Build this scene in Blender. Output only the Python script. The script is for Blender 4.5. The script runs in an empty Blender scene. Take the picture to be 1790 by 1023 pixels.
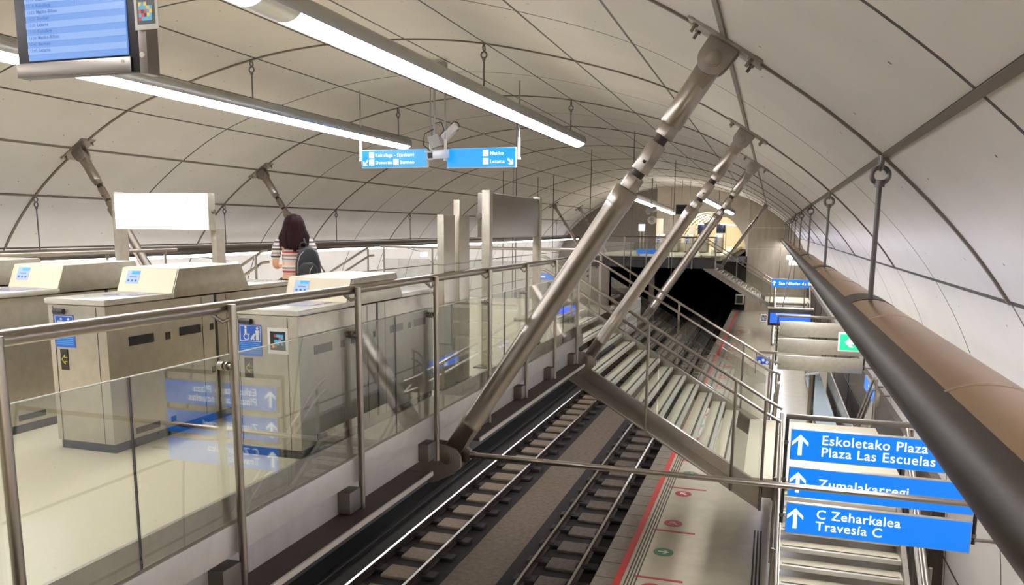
import bpy, bmesh, math, random
from mathutils import Vector, Matrix
random.seed(7)
sc = bpy.context.scene
COL = sc.collection
PI = math.pi

# ------------------------------------------------------------------ camera, world, exposure
cam_d = bpy.data.cameras.new('camera')
cam = bpy.data.objects.new('camera', cam_d); COL.objects.link(cam)
cam_d.sensor_fit = 'HORIZONTAL'; cam_d.sensor_width = 36.0
cam_d.lens = 1392.0 * 36 / 1790
cam_d.shift_x = (895 - 894.0) / 1790
cam_d.shift_y = (625.7 - 511.5) / 1790
cam_d.clip_start = 0.05; cam_d.clip_end = 300
_r = Vector((0.9511, 0.30876, 0.00913)); _d = Vector((0.05826, -0.15028, -0.98693)); _f = Vector((-0.30335, 0.93919, -0.16091))
cam.matrix_world = Matrix(((_r.x, -_d.x, -_f.x, 0), (_r.y, -_d.y, -_f.y, 0), (_r.z, -_d.z, -_f.z, 0), (0, 0, 0, 1)))
sc.camera = cam
w = bpy.data.worlds.new('world'); sc.world = w; w.use_nodes = True
w.node_tree.nodes['Background'].inputs[0].default_value = (0.5, 0.55, 0.6, 1)
w.node_tree.nodes['Background'].inputs[1].default_value = 0.05
sc.view_settings.view_transform = 'Standard'; sc.view_settings.look = 'None'
sc.view_settings.exposure = 0.85; sc.view_settings.gamma = 1.0
sc.view_settings.use_curve_mapping = False
sc.cycles.use_denoising = True
sc.cycles.sample_clamp_direct = 8.0; sc.cycles.sample_clamp_indirect = 4.0
LAMP = 18.0      # luminaire diffuser strength
UP = 4.5        # wall luminaire uplight strength
SIGN = 0.62     # backlit sign strength

# ------------------------------------------------------------------ materials
def lin(h):
    if isinstance(h, str):
        h = [int(h[i:i+2], 16) / 255 for i in (0, 2, 4)]
    return tuple((c / 12.92 if c <= .04045 else ((c + .055) / 1.055) ** 2.4) for c in h) + (1,)
MATS = {}
def pbr(name, hexcol, metal=0.0, rough=0.5, nscale=0, namt=0.0, bump=0.0, stretch=None, rvar=0.0):
    m = bpy.data.materials.new(name); m.use_nodes = True
    nt = m.node_tree; b = nt.nodes['Principled BSDF']
    c = lin(hexcol)
    b.inputs['Base Color'].default_value = c
    b.inputs['Metallic'].default_value = metal
    b.inputs['Roughness'].default_value = rough
    if nscale:
        tc = nt.nodes.new('ShaderNodeTexCoord'); mp = nt.nodes.new('ShaderNodeMapping')
        no = nt.nodes.new('ShaderNodeTexNoise'); no.inputs['Scale'].default_value = nscale
        no.inputs['Detail'].default_value = 4
        if stretch: mp.inputs['Scale'].default_value = stretch
        nt.links.new(tc.outputs['Object'], mp.inputs['Vector']); nt.links.new(mp.outputs[0], no.inputs['Vector'])
        mr = nt.nodes.new('ShaderNodeMapRange')
        mr.inputs[1].default_value = .3; mr.inputs[2].default_value = .7
        mr.inputs[3].default_value = 1 - namt; mr.inputs[4].default_value = 1 + namt
        nt.links.new(no.outputs[0], mr.inputs[0])
        mx = nt.nodes.new('ShaderNodeMix'); mx.data_type = 'RGBA'; mx.blend_type = 'MULTIPLY'
        mx.inputs[0].default_value = 1; mx.inputs[6].default_value = c
        nt.links.new(mr.outputs[0], mx.inputs[7]); nt.links.new(mx.outputs[2], b.inputs['Base Color'])
        if rvar:
            r2 = nt.nodes.new('ShaderNodeMapRange')
            r2.inputs[1].default_value = .3; r2.inputs[2].default_value = .7
            r2.inputs[3].default_value = rough - rvar; r2.inputs[4].default_value = rough + rvar
            nt.links.new(no.outputs[0], r2.inputs[0]); nt.links.new(r2.outputs[0], b.inputs['Roughness'])
        if bump:
            bp = nt.nodes.new('ShaderNodeBump'); bp.inputs['Strength'].default_value = bump
            bp.inputs['Distance'].default_value = .01
            nt.links.new(no.outputs[0], bp.inputs['Height']); nt.links.new(bp.outputs[0], b.inputs['Normal'])
    MATS[name] = m
    return m
def emis(name, hexcol, strength):
    m = bpy.data.materials.new(name); m.use_nodes = True
    b = m.node_tree.nodes['Principled BSDF']
    c = lin(hexcol)
    b.inputs['Base Color'].default_value = (c[0]*.15, c[1]*.15, c[2]*.15, 1)
    b.inputs['Roughness'].default_value = .3
    b.inputs['Emission Color'].default_value = c
    b.inputs['Emission Strength'].default_value = strength
    m.cycles.emission_sampling = 'FRONT'
    MATS[name] = m
    return m
def glass(name, tint='f2f6f3', refl=1.0):
    m = bpy.data.materials.new(name); m.use_nodes = True
    nt = m.node_tree; nt.nodes.clear()
    out = nt.nodes.new('ShaderNodeOutputMaterial'); mix = nt.nodes.new('ShaderNodeMixShader')
    tr = nt.nodes.new('ShaderNodeBsdfTransparent'); gl = nt.nodes.new('ShaderNodeBsdfGlossy')
    lw = nt.nodes.new('ShaderNodeLayerWeight')
    pw = nt.nodes.new('ShaderNodeMath'); pw.operation = 'POWER'; pw.inputs[1].default_value = 5
    fr = nt.nodes.new('ShaderNodeMath'); fr.operation = 'MULTIPLY_ADD'; fr.inputs[1].default_value = .85; fr.inputs[2].default_value = .13
    nt.links.new(lw.outputs['Facing'], pw.inputs[0]); nt.links.new(pw.outputs[0], fr.inputs[0])
    tr.inputs[0].default_value = lin(tint); gl.inputs['Roughness'].default_value = 0.0
    gl.inputs[0].default_value = (1, 1, 1, 1)
    mu = nt.nodes.new('ShaderNodeMath'); mu.operation = 'MULTIPLY'; mu.inputs[1].default_value = refl; mu.use_clamp = True
    nt.links.new(fr.outputs[0], mu.inputs[0]); nt.links.new(mu.outputs[0], mix.inputs[0])
    nt.links.new(tr.outputs[0], mix.inputs[1]); nt.links.new(gl.outputs[0], mix.inputs[2])
    nt.links.new(mix.outputs[0], out.inputs[0])
    MATS[name] = m
    return m
STEEL = pbr('brushed_steel', '948b81', 1.0, .29)
STEELD = pbr('dark_steel', '857d75', 1.0, .33)
PLATE = pbr('bracket_steel', '8a8178', .8, .42, 7, .12)
STRING = pbr('stringer_steel', '9d958b', .9, .34, 3, .06)
THREAD = pbr('thread_dark', '3b3632', .6, .5)
FOOT = pbr('foot_bracket_steel', '635d57', .6, .5)
GEDGE = pbr('glass_edge', 'cfd2c4', 0, .3)
FASC = pbr('fascia_steel', 'b0aaa5', .5, .36, 9, .06)
GATE = pbr('gate_steel', 'aea798', .75, .36, 14, .07)
CREAM = pbr('cream_panel', 'e2d5b6', 0, .35)
SHELF = pbr('gate_shelf', 'd2cec2', .35, .22)
BLACK = pbr('black_plastic', '161617', 0, .4)
RUB = pbr('black_rubber', '1d1b1b', 0, .7)
WHITEP = pbr('white_paint', 'e6e4de', 0, .45)
GREYP = pbr('grey_paint', '8d8b88', .3, .4)
FLOORM = pbr('terrazzo', 'cfc5a8', 0, .30, 60, .05)
PLATF = pbr('platform_tile', 'b9af98', 0, .20, 3, .05)
EDGE = pbr('platform_edge_concrete', '756a5b', 0, .7, 12, .18)
REDM = pbr('red_paint', 'b8302c', 0, .5)
REDL = pbr('dark_red_paint', 'a5222e', 0, .5)
GREENM = pbr('green_paint', '3f6f4a', 0, .5)
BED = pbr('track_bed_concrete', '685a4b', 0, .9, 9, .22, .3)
BEDD = pbr('track_channel_shade', '221d1a', 0, .95, 10, .3)
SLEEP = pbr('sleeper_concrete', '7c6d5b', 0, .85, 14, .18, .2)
BOOT = pbr('sleeper_boot', '2c2625', 0, .8, 12, .25)
RAILS = pbr('rail_side', '3a2c25', .4, .7, 10, .2)
RAILT = pbr('rail_top', 'd8d4cc', 1.0, .22)
TREAD = pbr('tread_stone', 'cfc6ae', 0, .42, 30, .06)
NOSE = pbr('tread_nosing', 'd8d4c8', .25, .35)
GRIP = pbr('anti_slip_strip', '39352f', 0, .8)
FLANGE = pbr('rusty_flange', '2b1f1b', 0, .7, 8, .2)
LIP = pbr('flange_edge', 'a79f98', .6, .4)
ALU = pbr('luminaire_aluminium', 'a7a6a4', .85, .33, 3, .05)
WARMREFL = pbr('luminaire_warm_reflection', 'd8b590', .95, .27)  # plain aluminium; the vault's warm reflection is put into its colour
DARKREFL = pbr('luminaire_dark_reflection', '3a322c', .7, .42, 4, .12)  # same metal; reflection of the dark tunnel is put into its colour
COPPER = pbr('seam_metal', 'cfc3b2', .8, .3)
BRICK = pbr('dark_cladding', '70675c', .2, .5, 6, .12)
WALLSTEEL = pbr('wall_steel_cladding', 'a59a88', .8, .34, 2.5, .15, stretch=(1, 1, .25))
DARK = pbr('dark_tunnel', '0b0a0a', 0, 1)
SIDEW = pbr('track_side_wall', '1a1919', 0, .9)
HAIR = pbr('hair_brown', '1f090c', 0, .6, 60, .4, stretch=(6, 6, .4))
HAIR.node_tree.nodes['Principled BSDF'].inputs['Specular IOR Level'].default_value = .12
SKIN = pbr('skin', 'd9a483', 0, .5)
TROUS = pbr('black_trousers', '121216', 0, .8)
BAG = pbr('black_nylon', '17181b', 0, .55)
BLUES = pbr('blue_sticker', '1d55b5', 0, .4)
GOLD = pbr('yellow_dial', 'c9bf3a', 0, .5)
CAMW = pbr('camera_housing', 'd9d8da', .1, .35)
LAMPM = emis('lamp_diffuser', 'f7f8ff', LAMP)
UPM = emis('uplight_lens', 'dde3ff', UP)
UPL = emis('uplight_lens_dim', 'e6e6f4', 1.6)
PASSL = emis('passage_tube', 'fffaf0', 6.0)
SIGNB = emis('sign_blue', '0078e6', SIGN)
SIGNB2 = emis('sign_blue_bright', '0698ee', SIGN * 1.0)
SIGNW = emis('sign_white', 'f4fbff', .8)
BOXW = emis('lightbox_white', 'ffffff', 1.6)
EXITG = emis('exit_green', '16b878', 1.2)
SCRB = emis('screen_blue', '6fa2f0', .4)
SCRB2 = emis('screen_row', '8fb6f6', .42)
SCRH = emis('screen_header', '1c50d8', .5)
SCRT = emis('screen_text', '3564b0', .5)
SCRD = emis('screen_deep_blue', '1f52ea', 1.2)
LCDW = emis('lcd_white', 'b7d0ee', .4)
LCDC = emis('lcd_cyan', '38aee0', .5)
GLASS = glass('railing_glass', 'f0f2f0', 1.0)

def panel_material():
    m = bpy.data.materials.new('vault_panel'); m.use_nodes = True
    nt = m.node_tree; N = nt.nodes; L = nt.links; b = N['Principled BSDF']
    b.inputs['Roughness'].default_value = .55
    uv = N.new('ShaderNodeUVMap'); sp = N.new('ShaderNodeSeparateXYZ'); L.new(uv.outputs[0], sp.inputs[0])
    def M(op, a, bb=None, c=None):
        n = N.new('ShaderNodeMath'); n.operation = op
        for i, v in enumerate((a, bb, c)):
            if v is None: continue
            if isinstance(v, (int, float)): n.inputs[i].default_value = v
            else: L.new(v, n.inputs[i])
        return n.outputs[0]
    cu = M('FRACT', M('ADD', sp.outputs[0], .5)); cv = M('FRACT', M('DIVIDE', M('SUBTRACT', sp.outputs[1], .87), 3.0))
    au = M('ABSOLUTE', M('SUBTRACT', cu, .5)); av = M('ABSOLUTE', M('SUBTRACT', cv, .5))
    ju = M('GREATER_THAN', au, .5 - .015); jv = M('GREATER_THAN', av, .5 - .0075)
    # small fixing dots
    du = M('MULTIPLY', M('SUBTRACT', au, .27), 1.48); dv = M('MULTIPLY', M('SUBTRACT', av, .3), 3.0)
    dist = M('SQRT', M('ADD', M('MULTIPLY', du, du), M('MULTIPLY', dv, dv)))
    dot = M('LESS_THAN', dist, .012)
    j = M('MAXIMUM', ju, M('MAXIMUM', jv, dot))
    tc = N.new('ShaderNodeTexCoord'); no = N.new('ShaderNodeTexNoise'); no.inputs['Scale'].default_value = .9; no.inputs['Detail'].default_value = 5
    L.new(tc.outputs['Object'], no.inputs['Vector'])
    no2 = N.new('ShaderNodeTexNoise'); no2.inputs['Scale'].default_value = 40; no2.inputs['Detail'].default_value = 3
    L.new(tc.outputs['Object'], no2.inputs['Vector'])
    # each panel a slightly different tone
    wn = N.new('ShaderNodeTexWhiteNoise'); wn.noise_dimensions = '2D'
    cb = N.new('ShaderNodeCombineXYZ')
    L.new(M('FLOOR', M('ADD', sp.outputs[0], .5)), cb.inputs[0]); L.new(M('FLOOR', M('DIVIDE', M('SUBTRACT', sp.outputs[1], .87), 3.0)), cb.inputs[1])
    L.new(cb.outputs[0], wn.inputs['Vector'])
    tone = M('ADD', M('ADD', M('MULTIPLY', no.outputs[0], .22), .84), M('ADD', M('MULTIPLY', wn.outputs[0], .05), M('MULTIPLY', no2.outputs[0], .06)))
    mx = N.new('ShaderNodeMix'); mx.data_type = 'RGBA'; mx.blend_type = 'MULTIPLY'; mx.inputs[0].default_value = 1
    mx.inputs[6].default_value = lin('c8c2b9')
    L.new(tone, mx.inputs[7])
    m2 = N.new('ShaderNodeMix'); m2.data_type = 'RGBA'; L.new(j, m2.inputs[0]); L.new(mx.outputs[2], m2.inputs[6]); m2.inputs[7].default_value = lin('2b2622')
    L.new(m2.outputs[2], b.inputs['Base Color'])
    bp = N.new('ShaderNodeBump'); bp.inputs['Strength'].default_value = .15; bp.inputs['Distance'].default_value = .02
    L.new(M('SUBTRACT', no.outputs[0], M('MULTIPLY', j, .8)), bp.inputs['Height']); L.new(bp.outputs[0], b.inputs['Normal'])
    return m
VAULT = panel_material()
def stripe_material(name, axis, period, cols):
    m = bpy.data.materials.new(name); m.use_nodes = True
    nt = m.node_tree; N = nt.nodes; L = nt.links; b = N['Principled BSDF']; b.inputs['Roughness'].default_value = .85
    tc = N.new('ShaderNodeTexCoord'); sp = N.new('ShaderNodeSeparateXYZ'); L.new(tc.outputs['Object'], sp.inputs[0])
    d = N.new('ShaderNodeMath'); d.operation = 'DIVIDE'; d.inputs[1].default_value = period; L.new(sp.outputs[axis], d.inputs[0])
    f = N.new('ShaderNodeMath'); f.operation = 'FRACT'; L.new(d.outputs[0], f.inputs[0])
    cr = N.new('ShaderNodeValToRGB'); cr.color_ramp.interpolation = 'CONSTANT'
    els = cr.color_ramp.elements
    els[0].position = 0; els[0].color = lin(cols[0][1])
    els[1].position = cols[1][0]; els[1].color = lin(cols[1][1])
    for p, c in cols[2:]:
        e = els.new(p); e.color = lin(c)
    L.new(f.outputs[0], cr.inputs[0]); L.new(cr.outputs[0], b.inputs['Base Color'])
    MATS[name] = m
    return m

# ------------------------------------------------------------------ mesh builder
class MB:
    def __init__(self): self.v = []; self.f = []
    def add(self, vs, fs):
        o = len(self.v); self.v += [tuple(p) for p in vs]; self.f += [tuple(i + o for i in f) for f in fs]; return self
    def box(self, x0, x1, y0, y1, z0, z1):
        return self.add([(x0,y0,z0),(x1,y0,z0),(x1,y1,z0),(x0,y1,z0),(x0,y0,z1),(x1,y0,z1),(x1,y1,z1),(x0,y1,z1)],
                        [(3,2,1,0),(4,5,6,7),(0,1,5,4),(1,2,6,5),(2,3,7,6),(3,0,4,7)])
    def obox(self, c, ax, ay, az, hx, hy, hz):
        c = Vector(c); ax, ay, az = (Vector(a).normalized() for a in (ax, ay, az)); vs = []
        for sz in (-1, 1):
            for sx, sy in ((-1,-1),(1,-1),(1,1),(-1,1)): vs.append(c + ax*hx*sx + ay*hy*sy + az*hz*sz)
        return self.add(vs, [(3,2,1,0),(4,5,6,7),(0,1,5,4),(1,2,6,5),(2,3,7,6),(3,0,4,7)])
    def cyl(self, p0, p1, r0, r1=None, n=16, rot=0.0):
        p0, p1 = Vector(p0), Vector(p1); r1 = r0 if r1 is None else r1
        d = (p1 - p0).normalized(); a = d.orthogonal().normalized() if abs(d.y) > .99 or abs(d.y) > 1e-6 else Vector((0, 1, 0))
        a = (a - d * a.dot(d)).normalized(); b = d.cross(a)
        vs = []
        for p, r in ((p0, r0), (p1, r1)):
            for i in range(n):
                t = 2*PI*i/n + rot; vs.append(p + a*math.cos(t)*r + b*math.sin(t)*r)
        fs = [(i, (i+1) % n, n + (i+1) % n, n + i) for i in range(n)]
        fs += [tuple(reversed(range(n))), tuple(range(n, 2*n))]
        return self.add(vs, fs)
    def lathe(self, p0, p1, prof, n=24):       # prof: (t along p0-p1 in 0..1, radius)
        p0, p1 = Vector(p0), Vector(p1); d = (p1 - p0); dn = d.normalized(); a = dn.orthogonal().normalized(); b = dn.cross(a); vs = []
        for t, r in prof:
            for i in range(n):
                q = 2*PI*i/n; vs.append(p0 + d*t + a*math.cos(q)*r + b*math.sin(q)*r)
        k = len(prof); fs = []
        for j in range(k-1):
            for i in range(n): fs.append((j*n+i, j*n+(i+1) % n, (j+1)*n+(i+1) % n, (j+1)*n+i))
        fs += [tuple(reversed(range(n))), tuple(range((k-1)*n, k*n))]
        return self.add(vs, fs)
    def tube(self, pts, r, n=10, closed=False):
        pts = [Vector(p) for p in pts]; m = len(pts); vs = []; a = None
        for i, p in enumerate(pts):
            if closed: d = (pts[(i+1) % m] - pts[i-1]).normalized()
            else:
                d1 = (pts[i] - pts[i-1]).normalized() if i else None; d2 = (pts[i+1] - pts[i]).normalized() if i < m-1 else None
                d = ((d1 or d2) + (d2 or d1)).normalized()
            if a is None: a = d.orthogonal().normalized()
            a = (a - d*a.dot(d)).normalized(); b = d.cross(a)
            k = 1.0
            if not closed and 0 < i < m-1: k = 1 / max(.5, d.dot(d1))
            for j in range(n):
                t = 2*PI*j/n; vs.append(p + (a*math.cos(t) + b*math.sin(t)) * r * (k if False else 1))
        fs = []
        for i in range(m if closed else m-1):
            for j in range(n):
                q = ((i+1) % m)*n; fs.append((i*n+j, i*n+(j+1) % n, q+(j+1) % n, q+j))
        if not closed: fs += [tuple(reversed(range(n))), tuple(range((m-1)*n, m*n))]
        return self.add(vs, fs)
    def torus(self, c, nrm, R, r, n=20, k=8):
        c = Vector(c); nrm = Vector(nrm).normalized(); a = nrm.orthogonal().normalized(); b = nrm.cross(a)
        return self.tube([c + a*math.cos(2*PI*i/n)*R + b*math.sin(2*PI*i/n)*R for i in range(n)], r, k, True)
    def prism(self, poly, axis, a, b):        # poly in the other two axes (order x,y,z without axis)
        def P(u, v, w): return {'x': (w, u, v), 'y': (u, w, v), 'z': (u, v, w)}[axis]
        n = len(poly); vs = [P(u, v, a) for u, v in poly] + [P(u, v, b) for u, v in poly]
        fs = [(i, (i+1) % n, n+(i+1) % n, n+i) for i in range(n)] + [tuple(reversed(range(n))), tuple(range(n, 2*n))]
        return self.add(vs, fs)
    def ell(self, c, rx, ry, rz, nu=20, nv=12):
        c = Vector(c); vs = [c + Vector((0, 0, rz))]
        for j in range(1, nv):
            t = PI*j/nv
            for i in range(nu): vs.append(c + Vector((rx*math.sin(t)*math.cos(2*PI*i/nu), ry*math.sin(t)*math.sin(2*PI*i/nu), rz*math.cos(t))))
        vs.append(c - Vector((0, 0, rz))); fs = []
        for i in range(nu): fs.append((0, 1+i, 1+(i+1) % nu)); fs.append((len(vs)-1, 1+(nv-2)*nu+(i+1) % nu, 1+(nv-2)*nu+i))
        for j in range(nv-2):
            for i in range(nu): fs.append((1+j*nu+i, 1+(j+1)*nu+i, 1+(j+1)*nu+(i+1) % nu, 1+j*nu+(i+1) % nu))
        return self.add(vs, fs)
    def poly(self, pts): return self.add(pts, [tuple(range(len(pts)))])
    def flat(self, o, u, v, poly, thick=.002):   # polygon (s,t) lying in plane o,u,v with a little thickness along u x v
        o, u, v = Vector(o), Vector(u), Vector(v); n = u.cross(v).normalized(); k = len(poly)
        vs = [o + u*s + v*t for s, t in poly] + [o + u*s + v*t + n*thick for s, t in poly]
        return self.add(vs, [tuple(reversed(range(k))), tuple(range(k, 2*k))] + [(i, (i+1) % k, k+(i+1) % k, k+i) for i in range(k)])
    def disc(self, o, u, v, cx, cy, r, thick=.002, n=20, ry=None):
        return self.flat(o, u, v, [(cx + r*math.cos(2*PI*i/n), cy + (ry or r)*math.sin(2*PI*i/n)) for i in range(n)], thick)
    def mirror(self, x0):
        self.v = [(2*x0 - x, y, z) for x, y, z in self.v]; self.f = [tuple(reversed(f)) for f in self.f]; return self
    def merge(self, o): return self.add(o.v, o.f)
    def build(self, name, mat, parent=None, bev=0, smooth=40, origin=None, recalc=True):
        base = Vector((0, 0, 0))
        if parent is not None:
            p = parent
            while p is not None: base += Vector(p.location); p = p.parent
        elif origin is not None: base = Vector(origin)
        me = bpy.data.meshes.new(name)
        me.from_pydata([tuple(Vector(v) - base) for v in self.v], [], self.f)
        bm = bmesh.new(); bm.from_mesh(me)
        if recalc: bmesh.ops.recalc_face_normals(bm, faces=bm.faces)
        if bev:
            es = [e for e in bm.edges if len(e.link_faces) == 2 and e.calc_face_angle(0) > .6]
            bmesh.ops.bevel(bm, geom=es, offset=bev, segments=2, affect='EDGES', profile=.6, clamp_overlap=True)
        bm.to_mesh(me); bm.free()
        me.materials.append(mat)
        if smooth:
            me.shade_smooth(); me.set_sharp_from_angle(angle=math.radians(smooth))
        ob = bpy.data.objects.new(name, me); COL.objects.link(ob)
        if parent is not None: ob.parent = parent
        elif origin is not None: ob.location = base
        return ob
def tag(o, label, cat, group=None, kind=None):
    o['label'] = label; o['category'] = cat
    if group: o['group'] = group
    if kind: o['kind'] = kind
    return o
def thing(name, label, cat, loc=(0, 0, 0), group=None):
    o = bpy.data.objects.new(name, None); COL.objects.link(o); o.empty_display_size = .2
    o.location = loc
    return tag(o, label, cat, group)
def struct(o, label=None):
    o['kind'] = 'structure'
    if label: o['label'] = label
    return o
def dup(root, loc, label, rotz=0):
    r = root.copy(); COL.objects.link(r); r.location = loc; r.rotation_euler = (0, 0, rotz); r['label'] = label
    for ch in list(root.children):
        c = ch.copy(); COL.objects.link(c); c.parent = r
        for g in list(ch.children):
            d = g.copy(); COL.objects.link(d); d.parent = c
    return r
_dg = None
def lettering(mb, s, o, u, v, size, align='LEFT', bold=.0, thick=.003):
    cu = bpy.data.curves.new('t', 'FONT'); cu.body = s; cu.size = size; cu.align_x = align; cu.offset = bold * size
    cu.resolution_u = 3; cu.space_character = 1.06
    ob = bpy.data.objects.new('t', cu); COL.objects.link(ob)
    dg = bpy.context.evaluated_depsgraph_get()
    me = bpy.data.meshes.new_from_object(ob.evaluated_get(dg))
    o, u, v = Vector(o), Vector(u).normalized(), Vector(v).normalized(); n = u.cross(v)
    mb.add([o + u*p.co.x + v*p.co.y + n*thick for p in me.vertices], [tuple(f.vertices) for f in me.polygons])
    bpy.data.objects.remove(ob); bpy.data.curves.remove(cu); bpy.data.meshes.remove(me)
    return mb
def arrow(mb, o, u, v, cx, cy, size, ang=0.0, thick=.003, w=.16):   # arrow pointing +v rotated by ang
    h = size/2; s = size*w/2*1.1; d = size*w*.75
    shaft = [(-s, -h), (s, -h), (s, h - d), (-s, h - d)]
    k = size*.36
    headl = [(0, h), (-k, h - k), (-k, h - k - d*1.5), (0, h - d*1.5)]
    headr = [(0, h), (0, h - d*1.5), (k, h - k - d*1.5), (k, h - k)]
    ca, sa = math.cos(ang), math.sin(ang)
    for p in (shaft, headl, headr):
        mb.flat(o, u, v, [(cx + x*ca - y*sa, cy + x*sa + y*ca) for x, y in p], thick)
    return mb

# ------------------------------------------------------------------ levels and axes
AX = -6.86                      # tunnel axis
def mx(x): return 2*AX - x      # mirror image across the axis
FZ = -1.58                      # concourse floor
PZ = -5.95                      # platform
LZ = -3.935                      # stair landings
RZ = -7.0                       # rail head
BZ = -7.22                      # track bed
Y0, Y1 = -6.0, 65.0
PROF = [(0, 3.15), (1.1, 3.115), (2.23, 2.975), (3.69, 2.64), (5.15, 2.17), (6.41, 1.49), (7.64, .575), (8.6, -.53), (9.2, -1.85), (9.52, -3.55), (9.62, -4.9), (9.64, -5.95), (9.64, -7.4)]
def cr(p0, p1, p2, p3, t):
    return tuple(.5*((2*b) + (-a + c)*t + (2*a - 5*b + 4*c - d)*t*t + (-a + 3*b - 3*c + d)*t**3) for a, b, c, d in zip(p0, p1, p2, p3))
FULL = [(-x, z) for x, z in reversed(PROF[1:])] + PROF
def prof_pts(i0, i1, n=5):      # dense points between FULL indices
    out = []
    for i in range(i0, i1):
        a = FULL[max(i-1, 0)]; b = FULL[i]; c = FULL[i+1]; d = FULL[min(i+2, len(FULL)-1)]
        for k in range(n): out.append((i + k/n, cr(a, b, c, d, k/n)))
    out.append((i1, FULL[i1])); return out
MID = len(PROF) - 1
# panel index coordinate: joints fall at half-integers
JX = [(-9.64, -8.6), (-9.52, -8.5+1), (-9.2, -6.5+0), ]
def uidx(i, dx):
    a = abs(dx); tab = [(0, 0), (.75, .5), (2.2, 1.5), (3.69, 2.5), (5.15, 3.5), (6.41, 4.5), (7.64, 5.5), (8.6, 6.5), (9.2, 7.5), (9.52, 8.5), (9.62, 9.5), (9.641, 9.9)]
    for (x0, y0), (x1, y1) in zip(tab, tab[1:]):
        if a <= x1 + 1e-6:
            u = y0 + (y1 - y0)*(a - x0)/(x1 - x0); break
    else: u = 9.95
    return math.copysign(u, dx)
def vault(name, i0, i1):
    pts = prof_pts(i0, i1, 8)
    ys = [Y0 + (Y1 - Y0)*k/24 for k in range(25)]
    me = bpy.data.meshes.new(name); vs = []; fs = []; n = len(pts)
    for y in ys:
        for i, (dx, z) in pts: vs.append((AX + dx, y, z))
    for j in range(24):
        for i in range(n-1): fs.append((j*n+i, j*n+i+1, (j+1)*n+i+1, (j+1)*n+i))
    me.from_pydata(vs, [], fs)
    uv = me.uv_layers.new(name='UVMap')
    us = [uidx(i, p[0]) for i, p in pts]
    for poly in me.polygons:
        for li in poly.loop_indices:
            vi = me.loops[li].vertex_index
            uv.data[li].uv = (us[vi % n], ys[vi // n])
    me.materials.append(VAULT); me.shade_smooth()
    o = bpy.data.objects.new(name, me); COL.objects.link(o)
    return struct(o)
vault('ceiling', MID - 6, MID + 6)
vault('wall_left', 0, MID - 6)
vault('wall_right', MID + 6, 2*MID)
TRIMM = pbr('joint_batten', '675d51', .3, .55)
def batten(k, y, w=.055, i0=MID-7, i1=MID+7):
    pts = [p for _, p in prof_pts(i0, i1, 6)]; mb = MB(); vs = []
    n = len(pts)
    for j, (dx, z) in enumerate(pts):
        a = pts[max(j-1, 0)]; b = pts[min(j+1, n-1)]; t = Vector((b[0]-a[0], b[1]-a[1])).normalized(); nn = Vector((t.y, -t.x))
        if nn.y > 0: nn = -nn
        for yy, h in ((-w/2, 0.0), (-w/2, .02), (w/2, .02), (w/2, 0.0)): vs.append((AX + dx + nn.x*h, y + yy, z + nn.y*h))
    fs = []
    for j in range(n-1):
        for q in range(4): fs.append((j*4+q, j*4+(q+1) % 4, (j+1)*4+(q+1) % 4, (j+1)*4+q))
    mb.add(vs, fs); struct(mb.build('trim_%d' % k, TRIMM))
k = 1
for n_ in range(-2, 10):
    batten(k, 6.87 + 6.0*n_, .05 if n_ < 4 else .045); k += 1
for s in (-1, 1):
    for dx, z, wd in ((6.41, 1.49, .05), (7.64, .575, .045)):
        a = math.atan2(.9, 1.25) * (1 if dx < 7 else 1.15)
        mb = MB(); mb.obox((AX + s*dx, (Y0+60)/2, z - .004), (math.cos(a), 0, -s*math.sin(a)), (0, 1, 0), (s*math.sin(a), 0, math.cos(a)), wd/2, (60-Y0)/2, .012)
        struct(mb.build('trim_%d' % k, TRIMM)); k += 1

# ------------------------------------------------------------------ big structure
def slab(name, x0, x1, y0, y1, z0, z1, m, label=None, bev=0):
    return struct(MB().box(x0, x1, y0, y1, z0, z1).build(name, m, bev=bev, smooth=0), label)
XR = -2.96                                           # concourse edge
mbf = MB(); mbf.box(mx(XR), XR, -6, 12.93, FZ-.3, FZ); mbf.box(mx(-4.12)+.95, -4.12, 12.93, 17.28, FZ-.3, FZ)
mbf.box(XR, 2.0, -6, .6, FZ-.3, FZ)
struct(mbf.build('floor', FLOORM, smooth=0), 'cream terrazzo concourse floor')
PE = -2.60                                           # platform edge
for nm, x0, x1 in (('right', PE, 2.80), ('left', mx(2.80), mx(PE))):
    slab('platform_floor_' + nm, x0, x1, -6, 65, PZ-1.3, PZ, PLATF)
slab('track_bed', mx(PE), PE, -6, 96, BZ-.3, BZ, BED)
for i, (x0, x1) in enumerate(((-11.1, -6.08), (-4.98, -2.61))):  # sleeper channels; left one also paints the unlit bed under the concourse black
    if x1 > x0: slab('track_channel_shade', x0, x1, -6, 96, BZ, BZ+.012, BEDD)
# dark kerb and cable duct on the far side of the left track
slab('trim_30', -8.75, -8.55, -6, 65, BZ, BZ+.35, SIDEW)
# wall behind the camera and the far end walls
slab('wall_back', AX-9.7, AX+9.7, -6.2, -6, -7.4, 3.3, BRICK)
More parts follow.
